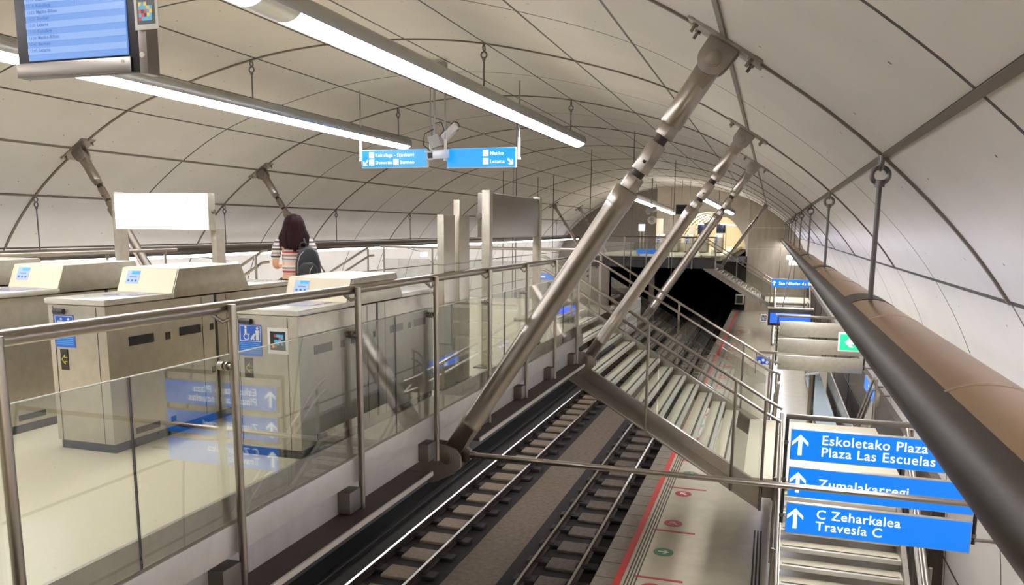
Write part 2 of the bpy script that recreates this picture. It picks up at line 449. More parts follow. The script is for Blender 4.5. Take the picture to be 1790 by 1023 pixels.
# far end: wall pieces around the arch and the black running tunnel
FY = 62.0
slab('wall_far_left', -17, -8.5, FY, FY+.4, -7.3, 3.2, BRICK)
slab('wall_far_right', -1.72, 3.2, FY, FY+.4, -7.3, 3.2, WALLSTEEL)
for zz in (-4.6, -1.35, .2):
    slab('trim_%d' % (40 + int((zz+5)*2)), -1.72, 2.9, FY-.01, FY, zz-.015, zz+.015, COPPER)
ar = MB()       # spandrel with an arched opening (springing at the concourse floor)
cxA, rA, zA = -4.6, 2.78, -1.9
pts = [(cxA + rA*math.cos(PI*t/24), zA + rA*1.16*math.sin(PI*t/24)) for t in range(25)]
top = 3.2
for a, b in zip(pts, pts[1:]):
    ar.add([(a[0], FY, a[1]), (b[0], FY, b[1]), (b[0], FY, top), (a[0], FY, top), (a[0], FY+.4, a[1]), (b[0], FY+.4, b[1]), (b[0], FY+.4, top), (a[0], FY+.4, top)],
           [(0, 1, 2, 3), (4, 7, 6, 5), (0, 4, 5, 1)])
ar.box(-8.5, cxA - rA, FY, FY+.4, zA, top); ar.box(cxA + rA, -1.72, FY, FY+.4, zA, top)
struct(ar.build('wall_far_centre', pbr('far_panel', 'b8ad9c', .1, .5, 3, .06), smooth=0))
ar = MB()       # lit passage behind the arch
for j in range(24):
    a, b = pts[j], pts[j+1]; ar.add([(a[0], FY+.4, a[1]), (b[0], FY+.4, b[1]), (b[0], 84, b[1]), (a[0], 84, a[1])], [(0, 1, 2, 3)])
ar.box(cxA-3, cxA+3, 84, 84.2, zA-.1, 1.5)
struct(ar.build('wall_passage', pbr('passage_cream', 'e8e0ca', 0, .5)))
for q, yy in enumerate((65, 69, 73, 77, 81)):
    mb = MB(); P3 = [(x, yy, z) for x, z in pts]; mb.tube([(cxA + (x-cxA)*.99, yy, zA + (z-zA)*.99) for x, z in pts], .035, 6)
    struct(mb.build('trim_%d' % (60+q), TRIMM))
struct(MB().box(mx(XR), -4.15, 46.6, 84, FZ-.3, FZ).box(-4.15, XR, 50.5, 84, FZ-.3, FZ).build('floor_far', FLOORM, smooth=0))
for i, xx in enumerate((-5.4, -3.7)):
    tag(MB().box(xx-.1, xx+.1, 63, 83, .42, .5).build('ceiling_light', PASSL, smooth=0, origin=(xx, 73, .42)), ('left', 'right')[i] + ' tube light inside the far cream arch', 'ceiling light', 'tube lights inside the far arch')
# black running tunnel below
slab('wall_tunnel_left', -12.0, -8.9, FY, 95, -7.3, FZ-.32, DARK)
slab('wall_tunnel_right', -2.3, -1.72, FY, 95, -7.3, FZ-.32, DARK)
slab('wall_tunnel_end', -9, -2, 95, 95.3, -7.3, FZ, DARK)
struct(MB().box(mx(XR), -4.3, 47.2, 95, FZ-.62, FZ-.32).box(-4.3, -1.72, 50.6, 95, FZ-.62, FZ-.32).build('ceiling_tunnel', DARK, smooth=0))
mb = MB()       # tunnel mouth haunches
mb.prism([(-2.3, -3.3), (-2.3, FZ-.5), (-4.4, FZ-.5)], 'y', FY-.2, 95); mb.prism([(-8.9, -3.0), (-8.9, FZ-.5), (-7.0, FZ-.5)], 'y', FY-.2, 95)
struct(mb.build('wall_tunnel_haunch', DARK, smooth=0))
# fascia beams along the concourse edges
def fascia(sgn, y0, y1, idx):
    f = (lambda m: m) if sgn > 0 else (lambda m: m.mirror(AX))
    struct(f(MB().box(-2.97, -2.945, y0, y1, FZ-.14, FZ+.012)).build('trim_%d' % idx, GATE, smooth=0), 'steel edge strip of concourse floor')
    struct(f(MB().box(-3.0, -2.92, y0, y1, FZ-.345, FZ-.155)).build('trim_%d' % (idx+1), FASC, bev=.004), 'steel fascia of concourse edge')
    struct(f(MB().box(-3.05, -2.99, y0, y1, -2.14, FZ-.345)).build('trim_%d' % (idx+2), FASC, smooth=0))
    for i, (a, b) in enumerate(((y0, 6.25), (7.45, 12.3))):
        struct(f(MB().box(-3.05, -2.75, a, b, -2.165, -2.14)).build('trim_%d' % (idx+3+2*i), FLANGE, smooth=0))
        struct(f(MB().box(-2.75, -2.735, a, b, -2.17, -2.13)).build('trim_%d' % (idx+4+2*i), LIP, smooth=0))
fascia(1, -6, 12.92, 70); fascia(-1, -6, 12.92, 80)
slab('trim_90', mx(-4.12)+.95, -4.12, 17.28, 17.34, FZ-.5, FZ+.01, FASC)
for s in (0, 1):
    mb = MB().box(-3.15, -2.95, 17.28, 19.3, -2.35, FZ-.05); mb = mb.mirror(AX) if s else mb
    struct(mb.build('trim_%d' % (91+s), FASC, bev=.01))
FARF = pbr('far_fascia', '4b4a4a', .5, .45)
slab('trim_94', mx(XR), XR, 46.5, 46.6, FZ-.55, FZ+.02, FARF)
slab('trim_95', mx(XR), XR, 46.55, 47.2, FZ-.6, FZ-.3, FARF)
# lower right side wall: dark cladding and a low duct beyond the landing
slab('wall_right_low', 2.55, 2.80, 13, 62, PZ, -3.75, pbr('dark_side_panel', '4a4038', .3, .42, 4, .2))
for q in range(8):
    slab('trim_%d' % (100+q), 2.535, 2.555, 16+q*5.4, 16.06+q*5.4, PZ, -3.75, RUB)
slab('trim_110', 2.53, 2.56, 13, 62, -4.78, -4.74, RUB)

# ------------------------------------------------------------------ luminaires
def sect(cx, cz, a, b, t0, t1, n):
    return [(cx + a*math.cos(math.radians(t0 + (t1-t0)*i/n)), cz + b*math.sin(math.radians(t0 + (t1-t0)*i/n))) for i in range(n+1)]
def shell(cx, cz, a, b, t0, t1, y0, y1, n=14, caps=False, thick=.012):
    mb = MB(); o = sect(cx, cz, a, b, t0, t1, n); i_ = sect(cx, cz, a-thick, b-thick, t0, t1, n)
    return mb.prism(o + list(reversed(i_)), 'y', y0, y1)
def lens(cx, cz, a, b, t0, t1, y0, y1, n=6, flip=False):
    """translucent diffuser sheet following the housing section, in short lengths"""
    mb = MB(); o = sect(cx, cz, a, b, t0, t1, n)
    if flip: o = [(2*cx - x, z) for x, z in reversed(o)]
    m = max(1, int((y1-y0)/1.2)); k = n+1; vs = [(x, y0 + (y1-y0)*j/m, z) for j in range(m+1) for x, z in o]
    return mb.add(vs, [(j*k+i, j*k+i+1, (j+1)*k+i+1, (j+1)*k+i) for j in range(m) for i in range(n)])
def eye_hanger(x, y, ztop, zbot, r=.016, R=.05):
    mb = MB()
    mb.cyl((x, y, zbot), (x, y, ztop - .26), r, n=10)
    mb.cyl((x, y, ztop-.28), (x, y, ztop-.225), r*1.9, n=10)
    mb.torus((x, y, ztop - .19), (0, 1, 0), R, r*.95)
    mb.torus((x, y, ztop - .085), (1, 0, 0), R*.95, r*.9)
    mb.cyl((x, y, ztop-.05), (x, y, ztop+.01), r*1.3, n=10)
    return mb
HANGM = pbr('hanger_steel', '6b6765', .7, .45)
def luminaire(name, label, x, cz, y0, y1, breaks, hangs, ztop, a=.215, b=.155, uplight=0, top=ALU, side=None, group=None, seams=()):
    t = thing(name, label, 'ceiling light', (x, (y0+y1)/2, cz), group)
    if side:   # one metal housing: warm reflection painted on top, dark reflection on side
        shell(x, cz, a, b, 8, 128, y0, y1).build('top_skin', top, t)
        shell(x, cz, a, b, 128, 222, y0, y1).build('side_skin', side, t)['label'] = 'side skin facing the tracks, dark reflection in its colour'
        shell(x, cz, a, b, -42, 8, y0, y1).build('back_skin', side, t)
    else:
        shell(x, cz, a, b, -28, 208, y0, y1, 20).build('housing', top, t)
    e = MB()
    for yy in (y0, y1): e.prism(sect(x, cz, a*1.0, b*1.0, 0, 345, 23), 'y', yy-.015, yy+.015)
    e.build('end_cap', STEELD if not side else DARKREFL, t)
    t0, t1 = (222, 318) if side else (208, 332)
    edges = [y0+.03] + [q for br in breaks for q in br] + [y1-.05]
    for i in range(0, len(edges), 2):
        lens(x, cz, a-.004, b-.004, t0, t1, edges[i], edges[i+1]).build('diffuser', LAMPM, t, recalc=False)
    for br in breaks:
        shell(x, cz, a-.004, b-.004, t0, t1, br[0], br[1], 14).build('joint_cover', ALU, t)
    for yy in seams:
        shell(x, cz, a+.003, b+.003, 4, 130, yy-.008, yy+.008).build('seam', COPPER, t)
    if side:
        for yy in hangs: shell(x, cz, a+.004, b+.004, 4, 128, yy-.05, yy+.55).build('shade_band', DARKREFL, t)  # bands paint dark reflections onto the top skin near the hangers
    for yy in hangs:
        eye_hanger(x, yy, ztop, cz + b - .01, *( (.02, .062) if side else (.014, .05))).build('hanger', HANGM, t)
    if uplight:
        s = 1 if uplight > 0 else -1
        t0_, t1_ = (-15, 28) if uplight > 0 else (15, 60)
        lens(x, cz, a+.01, b+.01, t0_, t1_, y0+.2, y1-.2, 2, s < 0).build('uplight', UPM if s > 0 else UPL, t, recalc=False)
    return t
GL = 'long ceiling luminaires over the concourse'
luminaire('ceiling_light', 'long white tube light hanging left, ending beside the left blue hanging sign', -9.15, 2.12, -5, 19.2, [], [0.87, 6.87, 12.87, 18.87], 2.975, group=GL)
luminaire('ceiling_light', 'long white tube light hanging right, ending nearest the thick steel struts', -4.68, 2.12, -5, 19.6, [(6.55, 7.15)], [0.87, 6.87, 12.87, 18.87], 2.985, group=GL)
def far_tube(label, a, b):
    t = thing('ceiling_light', label, 'ceiling light', a, 'tube lights over the far concourse')
    a, b = Vector(a), Vector(b); d = (b-a).normalized(); q = Vector((0, 0, 1)); q = (q - d*q.dot(d)).normalized(); sd = d.cross(q)
    MB().cyl(a, b, .2, n=20).build('housing', ALU, t); c = (a+b)/2 - q*.14
    MB().obox(c, d, sd, q, (b-a).length/2-.15, .15, .1).build('diffuser', LAMPM, t, bev=.05)
    for f in (.08, .5, .92):
        p = a.lerp(b, f); MB().cyl(p, (p.x, p.y, 3.02 if abs(p.x-AX) < 1.6 else 2.62), .02, n=8).build('hanger', HANGM, t)
far_tube('far tube light hanging left of the far cream arch', (-8.5, 51.5, 2.05), (-7.0, 60, 1.30))
far_tube('far tube light hanging right before the far cream arch', (-4.25, 51.5, 2.05), (-2.85, 60, 1.30))
luminaire('wall_light', 'tube light with warm reflection painted on top, along right wall above the platform', .765, -.685, -4, 61, [], [.6, 6.9, 12.9, 19.1, 25.3, 31.5, 37.7, 43.9, 50.1, 56.3], .62, .225, .155, 1, WARMREFL, DARKREFL, seams=(3.15, 5.6, 9.3, 12.0, 15.4, 18.4))
luminaire('wall_light', 'dark tube light running along left wall behind ticket gates', mx(.765), -.685, -4, 61, [], [.87+6*i for i in range(10)], .575, .225, .155, -1, STEELD, None)

# ------------------------------------------------------------------ struts
def strut(label, y, left=False, s=1.0, tie=False):
    P0 = Vector((-2.83, y, -2.165)); P1 = Vector((-.535, y, 1.345)); L = P1 - P0; d = L.normalized(); ln = L.length
    base = (mx(P0.x) if left else P0.x, y, P0.z)
    t = thing('strut', label, 'strut', base, 'inclined steel struts bracing the concourse to the vault')
    fin = (lambda m: m.mirror(AX)) if left else (lambda m: m)
    A = lambda f: P0 + L*f
    side = Vector((0, 1, 0)); nrm = d.cross(side)
    # lower bracket plates bolted to the edge beam
    mb = MB(); pl = [(-3.30, -2.43), (-3.30, -2.09), (-3.06, -2.035), (-2.84, -2.045), (-2.74, -2.075), (-2.685, -2.15), (-2.69, -2.25), (-2.76, -2.32), (-2.98, -2.43)]
    for o in (-.085, .06): mb.prism(pl, 'y', y+o, y+o+.025)
    br = fin(mb).build('bracket', PLATE, t, bev=.004)
    mb = MB().box(-3.33, -3.30, y-.16, y+.16, -2.45, -2.06)
    fl = fin(mb).build('flange', PLATE, br, bev=.004)
    for zz in (-2.14, -2.36):
        for yy in (-.125, .125): fin(MB().cyl((-3.3, y+yy, zz), (-3.265, y+yy, zz), .022, n=6)).build('bolt', STEELD, br)
    fin(MB().cyl(P0 + side*-.1, P0 + side*.1, .062, n=24).cyl(P0 + side*-.108, P0 + side*.108, .048, n=24)).build('pin', STEEL, t, bev=.004)
    # lower fork: flattened eye growing into the tube
    def eye(c, to, r0, r1, w0, w1):
        m = MB(); v = (to - c).normalized(); n2 = v.cross(side); ring = []
        pr = [c - v*r0*math.cos(q) + n2*r0*math.sin(q) for q in [PI*(k/10 - .5) for k in range(11)]]
        k = len(pr); m.add([p - side*w0 for p in pr] + [p + side*w0 for p in pr], [tuple(reversed(range(k))), tuple(range(k, 2*k))] + [(i, i+1, k+i+1, k+i) for i in range(k-1)])
        n = 20
        ra = []; rb = []
        for i in range(n):
            q = 2*PI*i/n + PI/4; cx_, sx_ = math.cos(q), math.sin(q)
            mxx = max(abs(cx_), abs(sx_))
            ra.append(c + n2*(r0*cx_/mxx) + side*(w0*sx_/mxx)); rb.append(to + n2*(r1*cx_) + side*(w1*sx_))
        m.add(ra + rb, [(i, (i+1) % n, n+(i+1) % n, n+i) for i in range(n)] + [tuple(reversed(range(n))), tuple(range(n, 2*n))])
        return m
    R = .098
    fin(eye(A(0), A(.092), .088, R, .055, R)).build('lower_fork', STEELD, t, smooth=50)
    mb = MB().lathe(A(.092), A(.672), [(0, R), (.004, R*1.05), (.012, R*1.05), (.016, R), (.97, R), (.975, R*1.035), (1, R*1.035)], 28)
    tube_ = fin(mb).build('tube', STEEL, t, smooth=50)
    mb = MB().lathe(A(.672), A(.712), [(0, R*1.06), (.08, R*1.09), (.95, R*1.09), (1, R*1.02)], 28)
    fin(mb).build('collar', STEEL, t, smooth=50)
    fin(MB().cyl(A(.712), A(.742), R*.86, n=6, rot=.3)).build('lock_nut', STEEL, t, bev=.003, smooth=20)
    for f0, f1 in ((.738, .757), (.815, .838)): fin(MB().cyl(A(f0), A(f1), R*.56, n=20)).build('threaded_rod', THREAD, t)
    mb = MB().cyl(A(.754), A(.818), R*.84, n=6, rot=.3)
    tb = fin(mb).build('turnbuckle', STEEL, t, bev=.004, smooth=20)
    mb = MB().cyl(A(.775) + side*-.09, A(.775) + side*.09, .014, n=12)
    fin(mb).build('hole', BLACK, tb)
    fin(MB().cyl(A(.834), A(.858), R*.92, n=6, rot=.3)).build('lock_nut', STEEL, t, bev=.003, smooth=20)
    fin(MB().lathe(A(.858), A(.945), [(0, R*.9), (.03, R*.97), (1, R*.97)], 28)).build('upper_rod', STEEL, t, smooth=50)
    fin(eye(A(1), A(.944), .10, R*.97, .05, R*.97)).build('upper_fork', STEEL, t, smooth=50)
    # ceiling clevis: two cheeks widening to the base plate
    c = P1; up = Vector((.55, 0, .835)); tan = Vector((.835, 0, -.55)); cl = MB()
    out = [c - up*.125*math.cos(q) + tan*.125*math.sin(q) for q in [PI*(k/12 - .5) for k in range(13)]]
    out += [c + tan*.14 + up*.14, c - tan*.125 + up*.14]
    poly = [(p.x, p.z) for p in out]
    for o in (-.085, .055): cl.prism(poly, 'y', y+o, y+o+.03)
    cv = fin(cl).build('clevis', PLATE, t, bev=.005)
    fin(MB().cyl(c + side*-.1, c + side*.1, .068, n=28).cyl(c + side*-.112, c + side*.112, .056, n=28)).build('pin', PLATE, t, bev=.005)
    pc = c + up*.155
    pm = MB().obox(pc, tan, side, up, .34, .17, .014)
    for q in (-1, 1): pm.obox(pc + tan*.33*q + up*.02, (tan + up*.25*q), side, up, .05, .19, .012)
    pt = fin(pm).build('ceiling_plate', PLATE, t, bev=.003)
    for q in (-.26, .26):
        for e in (-.12, .12):
            b0 = pc + tan*q + side*e; bm_ = MB(); bm_.cyl(b0 - up*.012, b0 - up*.035, .028, n=6); bm_.cyl(b0 - up*.03, b0 - up*.085, .014, n=10); fin(bm_).build('bolt', STEELD, pt)
    return t
strut('nearest thick steel strut, foot bracket beside the cross rod', 6.87)
strut('second steel strut, its foot at the top of the staircase', 12.87)
strut('third steel strut, its white foot seen behind the staircase rails', 18.9)
strut('far steel strut in front of the far right steel wall', 49.5)
strut('left strut behind the white lightbox sign', 12.87, True)
strut('left strut rising behind the woman with the backpack', 18.9, True)
strut('far left strut before dark far wall', 49.5, True)
strut('farthest left strut close to the dark far wall', 56.5, True)
# tie rod crossing to the right wall
t = thing('tie_rod', 'horizontal steel rod crossing from nearest strut in front of blue signs', 'rod', (-2.66, 6.87, -2.135))
MB().cyl((-2.64, 6.87, -2.137), (2.38, 6.87, -2.122), .026, n=16).build('rod', STEEL, t)
MB().prism([(-2.70, -2.20), (-2.70, -2.08), (-2.66, -2.06), (-2.615, -2.09), (-2.615, -2.185), (-2.66, -2.215)], 'y', 6.84, 6.90).cyl((-2.62, 6.87, -2.137), (-2.56, 6.87, -2.137), .035, n=12).build('end_fitting', STEELD, t, bev=.003)

# ------------------------------------------------------------------ railings
def glass_box(p0, p1, z0a, z0b, z1a, z1b, th=.012):   # vertical glass between two plan points with sloping bottom/top
    (x0, y0), (x1, y1) = p0, p1; d = Vector((x1-x0, y1-y0, 0)).normalized(); n = Vector((-d.y, d.x, 0))*th/2
    vs = []
    for s in (-1, 1):
        for (x, y, z) in ((x0, y0, z0a), (x1, y1, z0b), (x1, y1, z1b), (x0, y0, z1a)): vs.append(Vector((x, y, z)) + n*s)
    return MB().add(vs, [(3, 2, 1, 0), (4, 5, 6, 7), (0, 1, 5, 4), (1, 2, 6, 5), (2, 3, 7, 6), (3, 0, 4, 7)])
GR = 'glass and steel railings of the concourse'
HZ = -.46
def edge_railing(label, left, ys, y0, y1):
    fin = (lambda m: m.mirror(AX)) if left else (lambda m: m)
    X = -2.885
    t = thing('railing', label, 'railing', (mx(X) if left else X, (y0+y1)/2, FZ), GR)
    hr = fin(MB().tube([(-2.945, y0, HZ), (-2.945, y1, HZ)], .036, 16)).build('handrail', STEEL, t)
    for y in ys:
        m = MB().cyl((X, y, -2.165), (X, y, HZ+.02), .025, n=16)
        m.torus((X, y, -2.02), (0, 0, 1), .0255, .0015, 16, 6)
        p = fin(m).build('post', STEEL, t)
        fin(MB().tube([(X, y-.02, HZ-.06), (-2.915, y-.05, HZ-.075), (-2.945, y-.1, HZ-.03)], .012, 8)).build('rail_bracket', STEELD, p)
        fin(MB().cyl((X, y-.03, -.79), (-2.965, y-.03, -.79), .014, n=10).cyl((-2.965, y-.03, -.79), (-2.93, y-.03, -.79), .026, n=14).cyl((-2.92, y-.03, -.79), (-2.903, y-.03, -.79), .026, n=14)).build('glass_clamp', STEEL, p)
        fin(MB().box(-3.0, X, y-.19, y-.02, -2.13, -1.965)).build('foot_bracket', FOOT, p, bev=.004)
    mids = [y0] + [(a+b)/2 for i, (a, b) in enumerate(zip(ys, ys[1:])) if i % 2 == 1] + [y1]
    for a, b in zip(mids, mids[1:]):
        gp = fin(glass_box((-2.942, a+.006), (-2.942, b-.006), FZ-.145, FZ-.145, -.735, -.735)).build('glass_panel', GLASS, t, smooth=0)
        fin(MB().box(-2.948, -2.936, a+.006, b-.006, -.735, -.730)).build('top_edge', GEDGE, gp, smooth=0)
        fin(MB().box(-2.948, -2.936, b-.010, b-.002, FZ-.145, -.733)).build('end_edge', RUB, gp, smooth=0)
    return t
YS = [.87, 2.33, 3.78, 5.235, 6.68, 8.14, 9.55, 10.95, 12.33]
edge_railing('long glass railing beside the right hand gates, in front of the tracks', False, YS, -.5, 12.55)
edge_railing('long glass railing on the far left edge, behind the gates', True, YS, -.5, 12.55)
# end railing of the near concourse
t = thing('railing', 'glass railing across the far end of concourse behind tall sign posts', 'railing', (AX, 17.3, FZ), GR)
MB().tube([(-8.9, 17.3, HZ), (-3.75, 17.3, HZ)], .032, 14).build('handrail', STEEL, t)
xs = [-8.85 + i*5.05/4 for i in range(5)]
for i, x in enumerate(xs):
    MB().cyl((x, 17.37, -2.05), (x, 17.37, HZ), .024, n=14).cyl((x, 17.37, -.8), (x, 17.3, -.8), .02, n=10).build('post', STEEL, t)
for a, b in zip(xs, xs[1:]): glass_box((a+.02, 17.32), (b-.02, 17.32), FZ-.1, FZ-.1, -.74, -.74).build('glass_panel', GLASS, t, smooth=0)
t = thing('railing', 'far glass railing on dark beam in front of the far gates', 'railing', (AX, 46.5, FZ), GR)
MB().tube([(-10.8, 46.5, -.42), (-2.95, 46.5, -.42)], .036, 10).build('handrail', STEELD, t)
xs = [-10.75 + i*7.75/6 for i in range(7)]
for x in xs: MB().cyl((x, 46.45, -2.2), (x, 46.45, -.42), .035, n=10).build('post', STEELD, t)
for a, b in zip(xs, xs[1:]): glass_box((a, 46.5), (b, 46.5), FZ, FZ, -.74, -.74).build('glass_panel', GLASS, t, smooth=0)

# ------------------------------------------------------------------ staircases
NOSE0 = -4.13
def main_stair(label, ya, yb, left=False, dirn=1):
    """flight from the concourse across the track down to a landing (runs in +x, or mirrored)"""
    fin = (lambda m: m.mirror(AX)) if left else (lambda m: m)
    t = thing('staircase', label, 'staircase', (mx(-2) if left else -2, (ya+yb)/2, LZ), 'staircases from the concourse to the landings')
    for k_ in range(1, 14):
        z = FZ - .1682*k_; xn = NOSE0 + .28*k_ + .02
        tr = fin(MB().box(xn-.27, xn-.012, ya+.06, yb-.06, z-.055, z)).build('tread', TREAD, t, bev=.003)
        fin(MB().box(xn-.10, xn-.065, ya+.09, yb-.09, z-.001, z+.003)).build('anti_slip_strip', GRIP, tr, smooth=0)
        fin(MB().box(xn-.062, xn, ya+.06, yb-.06, z-.06, z+.004)).build('nosing', NOSE, tr, bev=.008)
    for y, o in ((ya, -1), (yb, 1)):
        xs0, xs1 = -4.14, .05
        zt = lambda x: FZ - .6*(x - NOSE0) + .055
        top = [(xs0, zt(xs0)), (xs1, zt(xs1)), (xs1, zt(xs1)-.21), (xs0, zt(xs0)-.21)]
        bot = [(xs0, zt(xs0)-.2), (xs1, zt(xs1)-.2), (xs1, zt(xs1)-.41), (xs0+.5, zt(xs0+.5)-.41)]
        st = fin(MB().prism(top, 'y', y+o*.05, y-o*.05)).build('stringer', STRING, t, bev=.005)
        fin(MB().prism(bot, 'y', y+o*.012, y-o*.04)).build('stringer_web', STRING, st, smooth=0)
        fin(MB().prism([(xs0+.5, zt(xs0+.5)-.40), (xs1, zt(xs1)-.40), (xs1, zt(xs1)-.425), (xs0+.5, zt(xs0+.5)-.425)], 'y', y+o*.06, y-o*.05)).build('stringer_flange', STRING, st, smooth=0)
    fin(MB().box(-.23, 2.2, ya, yb, LZ-.055, LZ)).build('landing', TREAD, t, bev=.003)
    fin(MB().box(-.2, 2.2, ya, yb, LZ-.32, LZ-.056)).build('landing_beam', STEELD, t, smooth=0)
    return t
def rails_along(t, pts, r, mat=STEEL, name='handrail'):
    return MB().tube(pts, r, 12).build(name, mat, t)
def main_stair_rail(label, y, left, posts, out):
    fin = (lambda m: m.mirror(AX)) if left else (lambda m: m)
    t = thing('railing', label, 'railing', (mx(-1.4) if left else -1.4, y, LZ), 'sloping stair railings')
    zr = lambda x: -.855 - .59*(x + 2.98)
    for dz in (0, -.215):
        fin(MB().tube([(-3.75, y, zr(-3.6)+dz+.03), (-3.6, y, zr(-3.6)+dz+.01), (.06, y, zr(.06)+dz), (.30, y + (-.12 if out < 0 else .12), zr(.2)+dz-.02)], .026, 12)).build('handrail', STEEL, t)
    for x in posts:
        zb = FZ - .6*(x - NOSE0) - .37
        p = fin(MB().cyl((x, y + out*.06, zb), (x, y + out*.06, zr(x)), .024, n=14)).build('post', STEEL, t)
        for dz in (0, -.215): fin(MB().cyl((x, y + out*.06, zr(x)+dz-.02), (x, y, zr(x)+dz-.02), .012, n=8)).build('rail_bracket', STEEL, p)
    gb = lambda x: FZ - .6*(x - NOSE0) + .03
    xs = [-3.3, -1.65, .05]
    for a, b in zip(xs, xs[1:]):
        fin(glass_box((a+.01, y + out*.02), (b-.01, y + out*.02), gb(a), gb(b), zr(a)-.36, zr(b)-.36)).build('glass_panel', GLASS, t, smooth=0)
    return t
def platform_flight(label, yl, sgn, left=False, n=11, cat_group='staircases from the landings to the platforms'):
    fin = (lambda m: m.mirror(AX)) if left else (lambda m: m)
    t = thing('staircase', label, 'staircase', (mx(1.2) if left else 1.2, yl + sgn*1.7, PZ), cat_group)
    for k_ in range(1, n+1):
        z = LZ - .168*k_; yn = yl + sgn*(.28*k_ + .02)
        a, b = sorted((yn - sgn*.31, yn - sgn*.012)); tr = fin(MB().box(.36, 2.0, a, b, z-.055, z)).build('tread', TREAD, t, bev=.003)
        a, b = sorted((yn - sgn*.10, yn - sgn*.065)); fin(MB().box(.4, 1.96, a, b, z-.001, z+.003)).build('anti_slip_strip', GRIP, tr, smooth=0)
        a, b = sorted((yn - sgn*.05, yn)); fin(MB().box(.36, 2.0, a, b, z-.06, z+.004)).build('nosing', NOSE, tr, bev=.008)
    zt = lambda d: LZ - .602*d + .06
    for x in (.33, 2.03):
        poly = [(yl, zt(0)), (yl, zt(0)-.36), (yl + sgn*3.2, PZ), (yl + sgn*3.37, PZ), (yl + sgn*3.37, PZ+.12)]
        fin(MB().prism(poly, 'x', x-.035, x+.035)).build('stringer', STRING, t, smooth=0)
    return t
def platform_flight_rail(label, yl, sgn, x, left=False, group='sloping stair railings'):
    fin = (lambda m: m.mirror(AX)) if left else (lambda m: m)
    t = thing('railing', label, 'railing', (mx(x) if left else x, yl + sgn*1.8, PZ), group)
    zr = lambda d: LZ + 1.03 - .602*d
    so = -1 if x < 1 else 1
    for dz in (0, -.215):
        fin(MB().tube([(x, yl - sgn*.15, zr(0)+dz+.02), (x, yl + sgn*.1, zr(.1)+dz+.01), (x, yl + sgn*3.25, zr(3.25)+dz), (x, yl + sgn*3.55, zr(3.36)+dz)], .026, 12)).build('handrail', STEEL, t)
    for d in (.05, 1.1, 2.2, 3.28):
        p = fin(MB().cyl((x + so*.06, yl + sgn*d, LZ - .602*d - .3), (x + so*.06, yl + sgn*d, zr(d)), .023, n=12)).build('post', STEEL, t)
        for dz in (0, -.215): fin(MB().cyl((x + so*.06, yl + sgn*d, zr(d)+dz-.02), (x, yl + sgn*d, zr(d)+dz-.02), .011, n=8)).build('rail_bracket', STEEL, p)
    for a, b in ((.05, 1.65), (1.67, 3.28)):
        fin(glass_box((x + so*.02, yl + sgn*a), (x + so*.02, yl + sgn*b), zt_(a), zt_(b), zr(a)-.36, zr(b)-.36)).build('glass_panel', GLASS, t, smooth=0)
    return t
zt_ = lambda d: LZ - .602*d + .05
YA, YB = 12.98, 17.2
main_stair('stone tread staircase descending right over the tracks from near concourse', YA, YB)
main_stair_rail('sloping railing on the near side of the staircase over the tracks', YA, False, [-1.83, -.42, .05], -1)
main_stair_rail('sloping railing on the far side of the staircase over the tracks', YB, False, [-3.55, -1.82, -.45, .1], 1)
platform_flight('short flight below the blue street signs', YA, -1)
platform_flight_rail('left railing of flight below the blue street signs', YA, -1, .30)
platform_flight_rail('right railing of flight below the blue street signs', YA, -1, 2.10)
platform_flight('flight going down behind the landing, under the steel sign backs', YB, 1)
platform_flight_rail('curving left railing going down behind the landing', YB, 1, .30)
platform_flight_rail('right railing going down behind the landing', YB, 1, 2.10)
main_stair('staircase descending left behind the woman', YA, YB, True).location.x += .95
main_stair_rail('near railing of the staircase left of the woman', YA, True, [-3.5, -1.83, -.42, .05], -1).location.x += .95
main_stair_rail('far railing of the left staircase, right of the woman', YB, True, [-3.55, -1.82, -.45, .1], 1).location.x += .95
# far staircase
FA, FB = 46.7, 50.4
main_stair('far staircase descending right from the far concourse', FA, FB)
main_stair_rail('far sloping railing beside the black tunnel mouth', FA, False, [-1.83, -.42, .05], -1)
platform_flight('far flight below the single blue sign', FA, -1)
platform_flight_rail('far left railing of flight below the single blue sign', FA, -1, .30)
platform_flight_rail('far right railing of flight below the single blue sign', FA, -1, 2.10)

# ------------------------------------------------------------------ tracks
def rail(label, x, y0=-6, y1=88):
    t = thing('rail', label, 'rail', (x, 20, BZ), 'running rails of the two tracks')
    h = RZ
    MB().prism([(x-.065, h-.17), (x+.065, h-.17), (x+.065, h-.15), (x+.012, h-.135), (x+.012, h-.05), (x+.034, h-.038), (x+.034, h-.004), (x-.034, h-.004), (x-.034, h-.038), (x-.012, h-.05), (x-.012, h-.135), (x-.065, h-.15)], 'y', y0, y1).build('rail_body', RAILS, t, smooth=0)
    MB().box(x-.03, x+.03, y0, y1, h-.005, h).build('running_surface', RAILT, t, smooth=0)
RX = (-7.63, -6.56, -4.48, -3.47)
rail('left rail of the left hand track', RX[0]); rail('right rail of the left hand track', RX[1])
rail('left rail of the track beside the platform', RX[2]); rail('right rail nearest the platform edge', RX[3])
def sleeper(xa, xb, y, label, group, slabm):
    t = thing('sleeper', label, 'sleeper', ((xa+xb)/2, y, BZ), group)
    MB().box(xa+.26, xb-.1, y-.31, y+.26, BZ, RZ-.14).build('concrete_slab', slabm, t, bev=.03, smooth=0)
    for x in (xa+.06, xb+.14):
        b = MB().box(x-.28, x+.2, y-.15, y+.15, BZ, RZ-.115).build('end_block', BOOT, t, bev=.035, smooth=0)
    for x in (xa, xb):
        MB().box(x-.13, x+.13, y-.07, y+.07, RZ-.165, RZ-.10).build('rail_clip', RAILS, t, bev=.012, smooth=0)
    return t
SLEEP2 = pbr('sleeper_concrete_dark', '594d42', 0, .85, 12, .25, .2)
sl = {}
